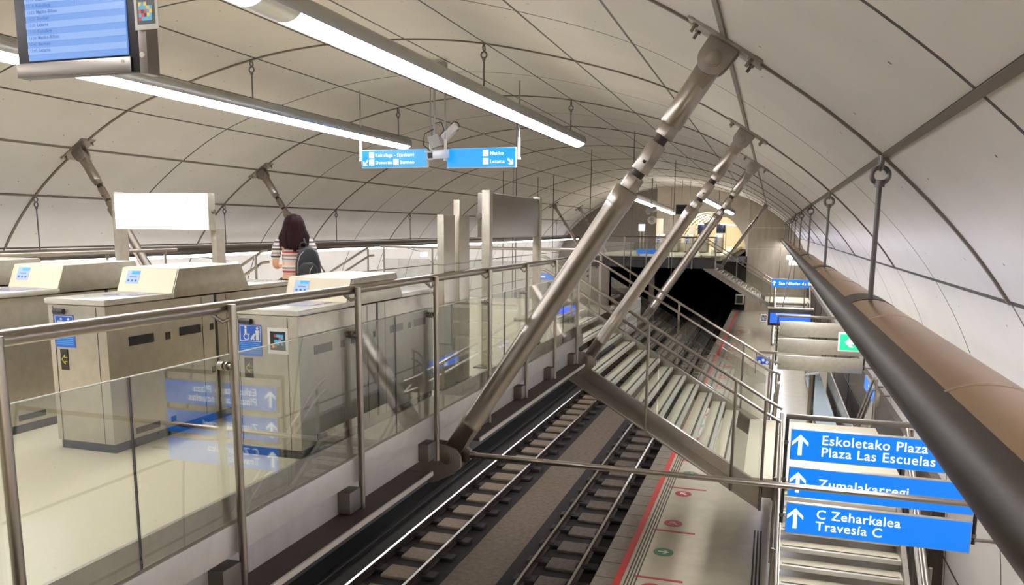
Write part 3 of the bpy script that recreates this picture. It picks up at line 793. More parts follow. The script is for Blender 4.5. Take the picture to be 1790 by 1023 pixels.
for nm, xa, xb, y0, n in (('left', RX[0], RX[1], 11.4, 38), ('near', RX[2], RX[3], 11.9, 38)):
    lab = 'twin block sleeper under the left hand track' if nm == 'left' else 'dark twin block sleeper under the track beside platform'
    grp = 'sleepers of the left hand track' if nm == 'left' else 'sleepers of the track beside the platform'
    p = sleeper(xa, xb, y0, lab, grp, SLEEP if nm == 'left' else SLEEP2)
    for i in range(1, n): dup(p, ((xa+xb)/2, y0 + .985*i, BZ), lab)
t = thing('cable_duct', 'thin cable duct along the dark side of left track', 'cable duct', (-8.3, 30, BZ))
MB().box(-8.34, -8.26, -6, 62, BZ, BZ+.1).build('duct', SIDEW, t, smooth=0)

# ------------------------------------------------------------------ platform edge and markings
struct(MB().box(PE, -2.25, -6, 64.9, PZ, PZ+.004).build('trim_120', EDGE, smooth=0), 'concrete platform edge tiles')
mb = MB()
for i in range(110): mb.box(PE, -2.25, -5.7 + i*.64, -5.685 + i*.64, PZ+.003, PZ+.006)
struct(mb.build('trim_121', RUB, smooth=0))
struct(MB().box(-2.25, -2.13, -6, 64.9, PZ, PZ+.006).build('trim_122', REDM, smooth=0), 'red warning strip along platform edge')
mb = MB()
for x in (-2.06, -2.005, -1.95, -1.895): mb.box(x-.011, x+.011, -6, 64.9, PZ, PZ+.005)
struct(mb.build('trim_123', GRIP, smooth=0), 'dark tactile grooves beside red strip')
mb = MB()
for x in (.0, .06, .12): mb.box(x-.015, x+.015, -6, 16, PZ, PZ+.006)
struct(mb.build('trim_124', RUB, smooth=0), 'drain slots beside the stair foot')
k = 0
for per in range(8):
    yb = 13.1 + 5.1*per
    for yy in (yb, yb+2.3):
        o = MB().box(-1.93, -1.12, yy-.035, yy+.035, PZ, PZ+.005).build('boarding_line', REDL, smooth=0, origin=(-1.5, yy, PZ))
        tag(o, 'thin dark red line painted across platform beside the door markers', 'floor marking', 'red boarding lines on the platform')
    for yy, m, a in ((yb-.4, 'r', -1), (yb+1.2, 'g', 1), (yb+2.75, 'r', 0)):
        t = thing('floor_marker', ('green disc with white arrow for leaving passengers painted on platform' if m == 'g' else 'red disc with white arrow for boarding passengers painted on platform'), 'floor marking', (-1.6, yy, PZ), ('green exit discs on the platform' if m == 'g' else 'red boarding discs on the platform'))
        MB().disc((-1.6, yy, PZ), (1, 0, 0), (0, 1, 0), 0, 0, .185, .005, 28).build('disc', GREENM if m == 'g' else REDL, t, smooth=0)
        ang = -PI/2 if m == 'g' else (PI/4 if a else PI*.3)
        arrow(MB(), (-1.6, yy, PZ+.004), (1, 0, 0), (0, 1, 0), 0, 0, .2, ang, .004).build('arrow', WHITEP, t, smooth=0)

# ------------------------------------------------------------------ ticket gates
def code_tag(mb_dict, o, u, v, s, seed):
    """square tag: white border, black field, coarse coloured blocks"""
    rnd = random.Random(seed)
    q = lambda a, b, c, d: [(a, b), (c, b), (c, d), (a, d)]
    mb_dict.setdefault('w', MB()).flat(o, u, v, q(-s/2, -s*.6, s/2, s*.6), .004)
    mb_dict.setdefault('k', MB()).flat(o, u, v, q(-s*.37, -s*.43, s*.37, s*.43), .006)
    g = 5
    for i in range(g):
        for j in range(g):
            if rnd.random() < .72:
                c = rnd.choice(('c', 'c', 'y', 'r')); a = s*.56/g
                mb_dict.setdefault(c, MB()).flat(o, u, v, q(-s*.28+i*a, -s*.32+j*a*1.1, -s*.28+(i+1)*a, -s*.32+(j+1)*a*1.1), .008)
CYANP = pbr('cyan_ink', '49a3cc', 0, .5); YELP = pbr('yellow_ink', 'f0c850', 0, .5); REDP = pbr('red_ink', 'c03848', 0, .5)
def build_tag(o, u, v, s, seed, parent, nm='code_tag'):
    d = {}; code_tag(d, o, u, v, s, seed)
    p = d['w'].build(nm, WHITEP, parent, smooth=0)
    for kk, m in (('k', BLACK), ('c', CYANP), ('y', YELP), ('r', REDP)):
        if kk in d: d[kk].build({'k': 'black_field', 'c': 'cyan_blocks', 'y': 'yellow_blocks', 'r': 'red_blocks'}[kk], m, p, smooth=0)
    return p
def picto_person(mb, o, u, v, x, y, h, th=.004):
    mb.disc(o, u, v, x, y + h*.9, h*.1, th, 12)
    mb.flat(o, u, v, [(x-h*.14, y+h*.42), (x+h*.14, y+h*.42), (x+h*.16, y+h*.76), (x-h*.16, y+h*.76)], th)
    mb.flat(o, u, v, [(x-h*.12, y), (x-h*.01, y), (x-h*.01, y+h*.45), (x-h*.12, y+h*.45)], th)
    mb.flat(o, u, v, [(x+h*.01, y), (x+h*.12, y), (x+h*.12, y+h*.45), (x+h*.01, y+h*.45)], th)
def make_gate(label, x, y, kind='A', tagged=False, group='ticket gates of the near concourse'):
    t = thing('ticket_gate', label, 'ticket gate', (x, y, FZ), group)
    X = lambda a: x + a; Yf = lambda a: y + a; Z = lambda a: FZ + a
    W = .25; Lg = 2.24
    MB().box(X(-W+.01), X(W-.01), Yf(.02), Yf(Lg-.02), Z(0), Z(.07)).build('plinth', BLACK, t, smooth=0)
    body = MB().box(X(-W), X(W), Yf(0), Yf(1.115), Z(.065), Z(1.03)).box(X(-W), X(W), Yf(1.145), Yf(Lg), Z(.065), Z(1.03)).box(X(-W+.02), X(W-.02), Yf(1.1), Yf(1.16), Z(.065), Z(1.02)).build('body', GATE, t, bev=.006)
    MB().box(X(-W+.004), X(W+.001), Yf(1.117), Yf(1.143), Z(.07), Z(1.03)).build('flap_slot', BLACK, body, smooth=0)
    for a in (.045, .42): MB().box(X(-W+a), X(-W+a+.004), Yf(-.002), Yf(.01), Z(.07), Z(1.02)).build('panel_seam', RUB, body, smooth=0)
    for a in (.96, 1.26): MB().box(X(W-.01), X(W+.0015), Yf(a), Yf(a+.004), Z(.07), Z(1.02)).build('panel_seam', RUB, body, smooth=0)
    for a, b, z0, z1 in ((.19, .43, .735, .80), (.55, .60, .735, .79), (.70, .94, .745, .81), (1.05, 1.09, .75, .80), (.2, .44, .095, .14), (.56, .61, .1, .145), (1.05, 1.09, .40, .45), (1.35, 1.59, .745, .81), (1.70, 1.75, .745, .80), (1.82, 2.06, .745, .81)):
        for s in (-1, 1):
            xx = s*W; MB().box(X(min(xx, xx+s*.003)), X(max(xx, xx+s*.003)), Yf(a), Yf(b), Z(z0), Z(z1)).build('sensor_window', BLACK, body, smooth=0)
    MB().box(X(-W-.012), X(W+.012), Yf(-.015), Yf(.66), Z(1.035), Z(1.075)).build('front_shelf', SHELF, t, bev=.008)
    MB().box(X(-W-.012), X(W+.012), Yf(1.56), Yf(Lg+.015), Z(1.035), Z(1.075)).build('rear_shelf', SHELF, t, bev=.008)
    hd = MB().prism([(Yf(.63), Z(1.04)), (Yf(.72), Z(1.255)), (Yf(1.46), Z(1.265)), (Yf(1.58), Z(1.04))], 'x', X(-W-.012), X(W+.012)).build('hood', GATE, t, bev=.008)
    uu = Vector((1, 0, 0)); vv = Vector((0, .09, .215)).normalized(); oo = Vector((x, Yf(.63), Z(1.04))) - Vector((0, .004, 0))
    fp = MB().flat(oo, uu, vv, [(-W-.006, .015), (W+.006, .015), (W+.006, .228), (-W-.006, .228)], .004).build('reader_face', CREAM, t)
    q = lambda a, b, c, d: [(a, b), (c, b), (c, d), (a, d)]
    o2 = oo - Vector((0, .005, -.002))
    sc_ = MB().flat(o2, uu, vv, q(-W+.055, .1, -W+.175, .205), .003).build('display', LCDW, fp, smooth=0)
    MB().flat(o2 - Vector((0, .003, 0)), uu, vv, q(-W+.1, .175, -W+.17, .2), .002).build('display_header', LCDC, fp, smooth=0)
    m = MB()
    for a in (.07, .105, .14): m.disc(o2 - Vector((0, .003, 0)), uu, vv, -W+a+.01, .125, .01, .002, 8)
    m.flat(o2 - Vector((0, .003, 0)), uu, vv, q(-W+.085, .153, -W+.15, .157), .002)
    m.build('display_icons', SCRT, fp, smooth=0)
    MB().box(X(-.06), X(.16), Yf(.3), Yf(.6), Z(1.075), Z(1.078)).build('reader_pad', pbr_pad, t, smooth=0)
    # front face: sensor, sticker, arrow display
    uu, vv = Vector((1, 0, 0)), Vector((0, 0, 1)); o3 = Vector((x, y, FZ))
    MB().cyl((X(-W+.07), Yf(-.012), Z(.985)), (X(-W+.155), Yf(-.012), Z(.985)), .02, n=12).build('sensor', BLACK, t)
    st = MB().flat(o3, uu, vv, q(-W+.055, .735, -W+.225, .96), .003).build('sticker', BLUES, t, smooth=0)
    st['label'] = 'blue priority access sticker'
    m = MB(); o4 = o3 - Vector((0, .003, 0))
    for a, b, c, d in ((.06, .84, .22, .844), (.06, .95, .22, .954), (.06, .84, .064, .954), (.216, .84, .22, .954)): m.flat(o4, uu, vv, q(-W+a, b, -W+c, d), .001)
    if kind == 'A':
        picto_person(m, o4, uu, vv, -W+.115, .85, .09, .002); m.flat(o4, uu, vv, q(-W+.08, .885, -W+.1, .92), .002)
        picto_person(m, o4, uu, vv, -W+.18, .85, .09, .002); m.disc(o4, uu, vv, -W+.155, .885, .009, .002, 10); m.flat(o4, uu, vv, q(-W+.148, .85, -W+.163, .878), .002)
    else:
        m.disc(o4, uu, vv, -W+.105, .94, .009, .002, 10); m.flat(o4, uu, vv, [(-W+.098, .89), (-W+.112, .89), (-W+.112, .928), (-W+.098, .928)], .002)
        m.flat(o4, uu, vv, [(-W+.1, .886), (-W+.135, .886), (-W+.135, .896), (-W+.1, .896)], .002)
        for i in range(16):
            a0, a1 = 2*PI*i/16, 2*PI*(i+1)/16; cx_, cy_ = -W+.11, .873
            m.flat(o4, uu, vv, [(cx_+.017*math.cos(a0), cy_+.017*math.sin(a0)), (cx_+.017*math.cos(a1), cy_+.017*math.sin(a1)), (cx_+.023*math.cos(a1), cy_+.023*math.sin(a1)), (cx_+.023*math.cos(a0), cy_+.023*math.sin(a0))], .002)
        picto_person(m, o4, uu, vv, -W+.195, .85, .095, .002)
        m.flat(o4, uu, vv, [(-W+.14, .86), (-W+.165, .86), (-W+.185, .9), (-W+.165, .895)], .002); m.disc(o4, uu, vv, -W+.148, .856, .006, .002, 8); m.disc(o4, uu, vv, -W+.168, .856, .006, .002, 8)
    m.build('pictogram', WHITEP, st, smooth=0)
    m = MB()
    for i in range(6): m.flat(o4, uu, vv, q(-W+.063, .825-.014*i, -W+.21, .829-.014*i), .001)
    m.build('fine_print', CYANP, st, smooth=0)
    ad = MB().flat(o3, uu, vv, q(-W+.085, .575, -W+.15, .72), .004).build('arrow_display', BLACK, t, smooth=0)
    m = MB(); o5 = o3 - Vector((0, .004, 0)); cx_, cy_ = -W+.095, .648
    for a, b in (((0, 0), (.03, .034)), ((0, 0), (.03, -.034)), ((.024, .014), (.05, .014)), ((.024, -.014), (.05, -.014)), ((.024, .014), (.03, .034)), ((.024, -.014), (.03, -.034))):
        p, r_ = Vector(a), Vector(b); dd = (r_-p).normalized(); nn = Vector((-dd.y, dd.x))*.0022
        m.flat(o5, uu, vv, [(cx_+w_.x, cy_+w_.y) for w_ in (p-nn, r_-nn, r_+nn, p+nn)], .001)
    m.build('chevron', GOLD, ad, smooth=0)
    if tagged: build_tag(o3 + Vector((.10, 0, .855)), uu, vv, .155, 5, t)
    return t
pbr_pad = pbr('reader_pad', '9aa0c8', .1, .15)
make_gate('ticket gate with wheelchair sticker and colour code tag, against glass railing', -3.224, 4.56, 'B', True).scale = (1.03, 1, .955)
make_gate('ticket gate second from glass railing, bag and child sticker on its front', -4.51, 4.25, 'A')
make_gate('ticket gate third from glass railing, its lit reader face beside the second', -5.61, 4.25, 'A')
make_gate('ticket gate at the left picture edge, only its hood showing', -6.70, 4.25, 'A')
gf = make_gate('far ticket gate, leftmost of the row before the far arch', -7.6, 57.5, 'A', False, 'ticket gates of the far concourse')
for i, xx in enumerate((-6.6, -5.6, -4.6, -3.6)):
    dup(gf, (xx, 57.5, FZ), 'far ticket gate, %s from the left in the row before the far arch' % ('second', 'third', 'fourth', 'fifth')[i])

# ------------------------------------------------------------------ signs
def sign_rack(name, label, x0, x1, y, panels, texts, face, group=None, k=1.0):
    """hanging frame of three panels; face -1: lit faces towards -y"""
    x0, x1, y, panels = x0*k, x1*k, y*k, [(a*k, b*k) for a, b in panels]
    t = thing(name, label, 'sign', ((x0+x1)/2, y, panels[0][1]), group)
    zt, zb = panels[0][1] + .09, panels[-1][0] + .13
    MB().box(x0-.06, x1+.02, y+.03, y+.075, zt, zt+.055).build('top_bar', STEELD, t, bev=.004)
    for x in (x0-.045, x1+.035):
        p = MB().cyl((x, y+.05, zb-.05), (x, y+.05, zt+.02), .02, n=10).build('frame_post', BLACK, t)
        m = MB()
        for a, b in panels: m.cyl((x, y+.05, (a+b)/2-.02), (x, y+.05, (a+b)/2+.02), .028, n=10)
        m.build('clamp', STEELD, p)
    for zz in (zt+.027, zb): MB().cyl((x1+.02, y+.052, zz), (2.42 if zz > -2.6 else 2.5, y+.052, zz), .02, n=10).build('wall_arm', STEELD, t)
    for i, (a, b) in enumerate(panels):
        pn = MB().box(x0, x1, y-.03, y+.03, a, b).build('panel', GATE if face > 0 or True else SIGNB, t, bev=.004)
        MB().box(x0+.015, x1-.015, y+.03, y+.034, a+.01, b-.01).build('panel_back', GATE, pn, smooth=0)
        if face < 0:
            MB().box(x0+.008, x1-.008, y-.034, y-.028, a+.008, b-.008).build('lit_face', SIGNB, pn, smooth=0)
            u, v = Vector((1, 0, 0)), Vector((0, 0, 1)); o = Vector((x0, y-.034, a))
            arrow(MB(), o, u, v, .085*k, (b-a)/2, .2*k, 0, .002).build('arrow', SIGNW, pn, smooth=0)
            m = MB(); h = b-a
            ls = texts[i]
            if len(ls) == 2:
                lettering(m, ls[0], o + Vector((.27*k, 0, h*.57)), u, v, .126*k, bold=.009); lettering(m, ls[1], o + Vector((.27*k, 0, h*.19)), u, v, .126*k, bold=.009)
            else: lettering(m, ls[0], o + Vector((.27*k, 0, h*.38)), u, v, .126*k, bold=.009)
            m.build('lettering', SIGNW, pn, smooth=0)
    return t
SG = 'three panel street exit signs'
sign_rack('direction_sign', 'blue street exit sign of three lit panels above near flight', .275, 1.86, 7.8, [(-2.145, -1.845), (-2.51, -2.215), (-2.87, -2.57)],
          [('Eskoletako Plaza', 'Plaza Las Escuelas'), ('Zumalakarregi',), ('C Zeharkalea', 'Travesía C')], -1, SG, 9/7.8)
sign_rack('direction_sign', 'steel back of a three panel sign behind the green exit sign', .255, 1.95, 18.0, [(-2.235, -1.925), (-2.60, -2.29), (-2.97, -2.655)], None, 1, SG, 19.6/18)
# single far sign
t = thing('direction_sign', 'single blue sign hanging above the far flight of steps', 'sign', (.98, 41.8, -2.8))
MB().box(.08, 1.88, 41.8, 41.86, -2.79, -2.37).build('panel', GATE, t, bev=.005)
MB().box(.09, 1.87, 41.79, 41.80, -2.78, -2.38).build('lit_face', SIGNB, t, smooth=0)
m = MB(); lettering(m, 'San Nikolas de Bari', (.42, 41.79, -2.65), (1, 0, 0), (0, 0, 1), .2, bold=.015); arrow(m, (.08, 41.79, -2.79), (1, 0, 0), (0, 0, 1), .12, .21, .24, 0)
m.build('lettering', SIGNW, t, smooth=0)
MB().cyl((.4, 41.83, -2.37), (.4, 41.83, -.84), .015, n=8).cyl((1.1, 41.83, -2.37), (1.1, 41.83, -.84), .015, n=8).build('hanger', HANGM, t)
# hanging platform signs
def hang_sign(label, x0, x1, y, z0, z1, poles, icons, texts, arr):
    t = thing('direction_sign', label, 'sign', ((x0+x1)/2, y, z0), 'blue hanging platform signs')
    MB().box(x0, x1, y, y+.09, z0, z1).build('panel', WHITEP, t, bev=.006)
    MB().box(x0+.012, x1-.012, y-.006, y+.001, z0+.012, z1-.012).build('lit_face', SIGNB2, t, smooth=0)
    u, v = Vector((1, 0, 0)), Vector((0, 0, 1)); o = Vector((x0, y-.006, z0)); m = MB()
    q = lambda a, b, c, d: [(a, b), (c, b), (c, d), (a, d)]
    for ix, iz, tx in icons: m.flat(o, u, v, q(ix, iz, ix+.125, iz+.13), .003)
    for tx, txz, s in texts: lettering(m, s, o + Vector((tx, 0, txz)), u, v, .105, bold=.008)
    arrow(m, o, u, v, arr[0], arr[1], .17, arr[2], .003, .2)
    m.build('lettering', SIGNW, t, smooth=0)
    m = MB()
    for ix, iz, tx in icons: lettering(m, tx, o + Vector((ix+.0625, -.003, iz+.035)), u, v, .08, 'CENTER')
    m.build('line_number', SIGNB, t, smooth=0)
    for x, zz in poles:
        p = MB().cyl((x, y+.045, z0+.18), (x, y+.045, zz), .017, n=10).build('hanger', GREYP, t)
        MB().cyl((x, y+.045, z0+.2), (x, y+.045, z0+.62), .033, n=12).cyl((x, y+.045, z0+.16), (x, y+.045, z0+.21), .045, n=12).build('sleeve', WHITEP, p)
    return t
hang_sign('blue hanging sign with arrow pointing down left, beside the cctv camera', -8.92, -7.31, 16.5, 1.30, 1.70, [(-8.96, 3.04), (-7.25, 3.13)],
          [(.19, .22, 'L'), (.19, .06, 'E'), (.79, .06, 'E')], [(.345, .245, 'Kukullaga - Etxebarri'), (.345, .085, 'Donostia'), (.945, .085, 'Bermeo')], (.1, .11, PI*.75))
hang_sign('blue hanging sign with arrow pointing down right, before the vault crown', -6.85, -5.27, 16.5, 1.275, 1.695, [(-6.90, 3.14), (-5.22, 3.04)],
          [(.84, .24, 'L'), (.84, .07, 'E')], [(1.0, .265, 'Matiko'), (1.0, .095, 'Lezama')], (1.46, .12, -PI*.75))
# cctv camera between them
t = thing('cctv_camera', 'white cctv camera between the two blue hanging signs', 'camera', (-6.98, 16.0, 1.45))
cd = Vector((-.28, -.9, -.12)).normalized(); c0 = Vector((-6.9, 16.15, 1.53)); cs = cd.cross(Vector((0, 0, 1))).normalized(); cu_ = cs.cross(cd)
MB().obox(c0, cd, cs, cu_, .27, .085, .08).build('housing', CAMW, t, bev=.012)
MB().obox(c0 + cd*.272, cd, cs, cu_, .004, .062, .058).build('lens_window', BLACK, t, smooth=0)
MB().obox(c0 + cu_*.09 + cd*.03, cd, cs, cu_, .29, .1, .008).build('sun_shield', CAMW, t, smooth=0)
MB().cyl((-7.05, 16.3, 1.62), (-7.05, 16.3, 3.14), .024, n=12).build('pole', GREYP, t)
MB().tube([(-7.05, 16.3, 1.72), (-7.1, 16.26, 1.66), (-6.98, 16.2, 1.6)], .03, 8).obox((-7.02, 16.25, 1.82), (1, 0, .3), (0, 1, 0), (-.3, 0, 1), .12, .05, .13).build('bracket', GREYP, t)
MB().tube([(-7.05, 16.3, 2.1), (-7.28, 16.28, 1.98), (-7.3, 16.28, 1.75), (-7.12, 16.25, 1.62), (-6.95, 16.2, 1.6)], .012, 8).tube([(-7.05, 16.3, 2.2), (-6.88, 16.28, 2.22), (-6.82, 16.28, 2.05), (-6.95, 16.27, 1.9)], .012, 8).build('cable', BLACK, t)
t = thing('cctv_camera', 'second white camera on the same crown, tilted up right above hanging signs', 'camera', (-6.85, 16.7, 1.9))
MB().obox((-6.80, 16.6, 2.05), (.75, -.1, .6), (0, 1, 0), (-.6, 0, .75), .22, .08, .075).build('housing', CAMW, t, bev=.012)
MB().cyl((-6.93, 16.6, 1.95), (-6.93, 16.6, 3.14), .016, n=10).build('pole', GREYP, t)
MB().torus((-6.70, 16.6, 2.16), (0, 1, 0), .1, .012).build('cable', BLACK, t)
t = thing('cctv_camera', 'pair of far dome lamps hanging left of the far arch', 'camera', (-5.9, 50, .2))
MB().cyl((-7.2, 50, 1.4), (-7.2, 50, 3.1), .03, n=8).build('pole', HANGM, t)
MB().obox((-7.2, 50, 1.15), (1, -.5, .4), (.5, 1, 0), (-.3, .1, 1), .35, .14, .13).build('housing', GREYP, t, bev=.02)
MB().ell((-7.1, 49.8, .55), .28, .28, .24).build('dome', CAMW, t)
MB().cyl((-7.1, 49.8, .7), (-7.2, 50, 1.15), .04, n=8).build('arm', GREYP, t)
# small unlit projector on the vault above the right luminaire
t = thing('loudspeaker', 'small grey box fixed under the vault beside the right tube light', 'loudspeaker', (-6.2, 15.2, 2.95))
MB().box(-6.75, -6.1, 14.6, 14.75, 2.93, 3.10).build('box', GREYP, t, bev=.01)

# lightbox on two posts
t = thing('lightbox_sign', 'glowing white lightbox on two steel posts behind the gates', 'sign', (-7.05, 8.0, FZ))
MB().box(-7.78, -6.37, 8.0, 8.13, -.06, .375).build('case', GATE, t, bev=.006)
MB().box(-7.74, -6.375, 7.992, 8.001, -.052, .368).build('lit_face', BOXW, t, smooth=0)
m = MB(); o = Vector((-7.74, 7.992, -.052)); u, v = Vector((1, 0, 0)), Vector((0, 0, 1))
for poly in ([(1.05, .30), (1.06, .30), (1.10, .37), (1.09, .37)], [(1.09, .365), (1.17, .365), (1.17, .372), (1.09, .372)], [(1.07, .30), (1.12, .30), (1.12, .305), (1.07, .305)], [(.98, .32), (.985, .32), (1.0, .35), (.995, .35)], [(1.28, .27), (1.285, .27), (1.31, .33), (1.305, .33)], [(.58, .175), (.78, .17), (.78, .174), (.58, .18)]):
    m.flat(o, u, v, poly, .002)
m.build('faint_print', GREYP, t, smooth=0)
for x in (-7.93, -6.46):
    p = MB().box(x, x+.075, 8.14, 8.3, FZ, .40 if x < -7 else -.04).build('post', GATE, t, bev=.004)
    MB().box(x-.06, x+.135, 8.08, 8.36, FZ, FZ+.015).build('foot_plate', STEELD, p, smooth=0)
MB().cyl((-7.84, 8.08, .16), (-7.74, 8.08, .16), .028, n=12).cyl((-6.40, 8.08, .16), (-6.34, 8.08, .16), .028, n=12).build('pivot', STEEL, t)
# board seen from behind, parallel with the railing
t = thing('sign_board', 'large dark steel sign board on two posts beside the railing', 'sign', (-3.06, 9.4, FZ))
MB().box(-3.16, -3.0, 8.50, 10.45, -.11, .385).build('board', STEELD, t, bev=.01)
MB().box(-3.165, -3.155, 8.55, 10.4, -.08, .36).build('lit_face', BOXW, t, smooth=0)
for y in (8.42, 10.42):
    p = MB().box(-3.08, -2.985, y, y+.10, FZ, .41).build('post', GATE, t, bev=.004)
    MB().box(-3.16, -2.97, y-.05, y+.15, FZ, FZ+.015).build('foot_plate', STEELD, p, smooth=0)
MB().cyl((-3.12, 8.43, .13), (-3.12, 8.49, .13), .035, n=14).build('pivot', STEEL, t)
for lab, y in (('tall steel pillar nearest, standing inside the glass railing', 7.10), ('tall steel pillar standing just behind another similar pillar', 7.50)):
    t = thing('pillar', lab, 'pillar', (-3.02, y+.15, FZ), 'pair of steel pillars beside the railing')
    MB().box(-3.05, -2.98, y, y+.28, FZ, .12).build('shaft', GATE, t, bev=.003)
    MB().box(-3.055, -2.975, y-.004, y+.284, -.36, -.35).build('seam', STEELD, t, smooth=0)
    MB().box(-3.10, -2.965, y-.04, y+.32, FZ, FZ+.018).build('foot_plate', STEELD, t, smooth=0)
t = thing('sign_post', 'thin tall steel post rising behind the two pillars', 'post', (-4.2, 10.5, FZ))
MB().box(-4.245, -4.155, 10.46, 10.54, FZ, .38).build('shaft', GATE, t, bev=.003)
MB().box(-4.3, -4.1, 10.4, 10.6, FZ, FZ+.015).build('foot_plate', STEELD, t, smooth=0)

# departure monitor
t = thing('departure_monitor', 'hanging departure screen in black frame, top left corner', 'screen', (-3.04, 3.05, .66))
MB().box(-3.41, -2.69, 3.0, 3.05, .67, 1.42).build('housing', pbr('monitor_housing', '2b2a2b', .5, .35), t, bev=.008)
MB().box(-3.41, -2.75, 2.988, 2.999, .67, .735).build('lower_bezel', STEELD, t, bev=.003)
MB().box(-2.70, -2.655, 2.986, 3.06, .657, 1.42).build('side_cover', STEELD, t, bev=.006)
MB().cyl((-2.678, 2.978, .735), (-2.678, 2.99, .735), .012, n=12).build('lock', WHITEP, t)
s_ = MB().box(-3.335, -2.765, 2.992, 3.0, .745, 1.35).build('screen', SCRB, t, smooth=0)
u, v = Vector((1, 0, 0)), Vector((0, 0, 1)); o = Vector((-3.335, 2.991, .745)); q = lambda a, b, c, d: [(a, b), (c, b), (c, d), (a, d)]
m = MB()
for i in range(5): m.flat(o, u, v, q(0, .026 + .056*i - .0, .57, .026+.056*i+.028), .001)
m.build('row_band', SCRB2, s_, smooth=0)
MB().flat(o, u, v, q(0, .285, .57, .36), .001).build('header_band', SCRH, s_, smooth=0)
o = Vector((-3.335, 2.9895, .745))
for i, (a, b, c) in enumerate((('13:15', 'Lezama', '2'), ('13:18', 'Kukullaga', '1'), ('13:23', 'Matiko-Bilbao', ''), ('13:25', 'Elgoibar', ''), ('13:30', 'Lezama', ''), ('13:33', 'Kukullaga', ''), ('13:38', 'Matiko-Bilbao', ''), ('13:41', 'Bermeo', ''), ('13:45', 'Lezama', ''))):
    z = .264 - .0277*i - .006; m = MB()
    lettering(m, a, o + Vector((.015, 0, z)), u, v, .019, bold=.01); lettering(m, b, o + Vector((.07, 0, z)), u, v, .021, bold=.02)
    if c: lettering(MB(), c, o + Vector((.29, 0, z)), u, v, .02).build('track_number', SCRT, s_, smooth=0)
    m.build('timetable_row', SCRT, s_, smooth=0)
m = MB()
for tx, z, s in ((.0, .325, 'Ordua'), (.07, .325, 'Helmuga'), (.27, .325, 'Bidea'), (.0, .297, 'Hora'), (.07, .297, 'Destino'), (.27, .297, 'Via')): lettering(m, s, o + Vector((tx+.01, 0, z)), u, v, .02)
m.build('header_text', SIGNW, s_, smooth=0)
MB().box(-2.80, -2.785, 2.985, 2.99, .712, .722).build('status_light', WHITEP, t, smooth=0)
for x in (-3.3, -2.8): MB().cyl((x, 3.03, 1.4), (x, 3.03, 2.72), .02, n=10).build('hanger', GREYP, t)
build_tag(Vector((-2.635, 2.975, .912)), Vector((1, 0, 0)), Vector((0, 0, 1)), .125, 11, t)

# green exit sign and right wall sign
t = thing('exit_sign', 'green exit sign with white arrow under the right wall tube light', 'sign', (1.14, 12, -1.55))
MB().box(.965, 1.32, 12.0, 12.05, -1.675, -1.41).build('case', WHITEP, t, bev=.005)
MB().box(.985, 1.3, 11.994, 12.0, -1.655, -1.43).build('lit_face', EXITG, t, smooth=0)
arrow(MB(), (.985, 11.994, -1.655), (1, 0, 0), (0, 0, 1), .16, .112, .19, PI/2, .002, .24).build('arrow', SIGNW, t, smooth=0)
MB().cyl((1.1, 12.03, -1.41), (1.0, 12.03, -.78), .012, n=8).build('hanger', HANGM, t)
t = thing('direction_sign', 'small blue sign bracketed off the right wall above dark cladding', 'sign', (2.3, 19.3, -3.6))
MB().box(2.3, 2.36, 18.2, 20.5, -3.72, -3.40).build('panel', GATE, t, bev=.005)
MB().box(2.294, 2.30, 18.22, 20.48, -3.71, -3.41).build('lit_face', SIGNB, t, smooth=0)
m = MB(); lettering(m, 'Irteera', (2.293, 19.7, -3.54), (0, -1, 0), (0, 0, 1), .14, bold=.02); lettering(m, 'Salida', (2.293, 19.7, -3.68), (0, -1, 0), (0, 0, 1), .14, bold=.02)
m.build('lettering', SIGNW, t, smooth=0)
for y in (18.8, 19.9): MB().cyl((2.36, y, -3.56), (2.64, y, -3.56), .02, n=8).build('bracket', STEELD, t)
# platform information screen
t = thing('information_screen', 'black cased platform screen with blue display behind the steel sign backs', 'screen', (.63, 25, -2.8))
MB().box(.0, 1.26, 25.0, 25.18, -2.82, -2.32).build('housing', BLACK, t, bev=.01)
MB().box(.06, 1.2, 24.99, 25.0, -2.74, -2.44).build('display', SCRD, t, smooth=0)
MB().box(.22, 1.2, 24.985, 24.99, -2.50, -2.445).build('display_header', LCDW, t, smooth=0)
MB().box(-.02, 1.28, 24.96, 25.2, -2.315, -2.27).build('top_rail', GATE, t, bev=.005)
MB().cyl((.4, 25.1, -2.27), (.6, 25.1, -.8), .015, n=8).cyl((1.0, 25.1, -2.27), (.95, 25.1, -.8), .015, n=8).build('hanger', HANGM, t)
build_tag(Vector((-.11, 24.98, -2.60)), Vector((1, 0, 0)), Vector((0, 0, 1)), .19, 3, t)
# notice on the landing railing
t = thing('notice_sign', 'small blue pictogram notice on the far corner of the landing', 'sign', (-.05, 17.3, -2.9))
MB().box(-.17, .09, 17.45, 17.48, -2.80, -2.64).build('panel', BLUES, t, bev=.003)
m = MB(); 
for a in (.05, .13, .21): m.disc((-.17, 17.45, -2.80), (1, 0, 0), (0, 0, 1), a, .05 + .04*(a == .13), .032, .003, 12)
m.build('pictogram', WHITEP, t, smooth=0)
MB().box(-.2, .22, 17.4, 17.5, -2.56, -2.51).box(-.2, -.18, 17.44, 17.5, -3.0, -2.52).cyl((.15, 17.46, LZ-.2), (.15, 17.46, -2.53), .02, n=10).build('bracket', STEELD, t)
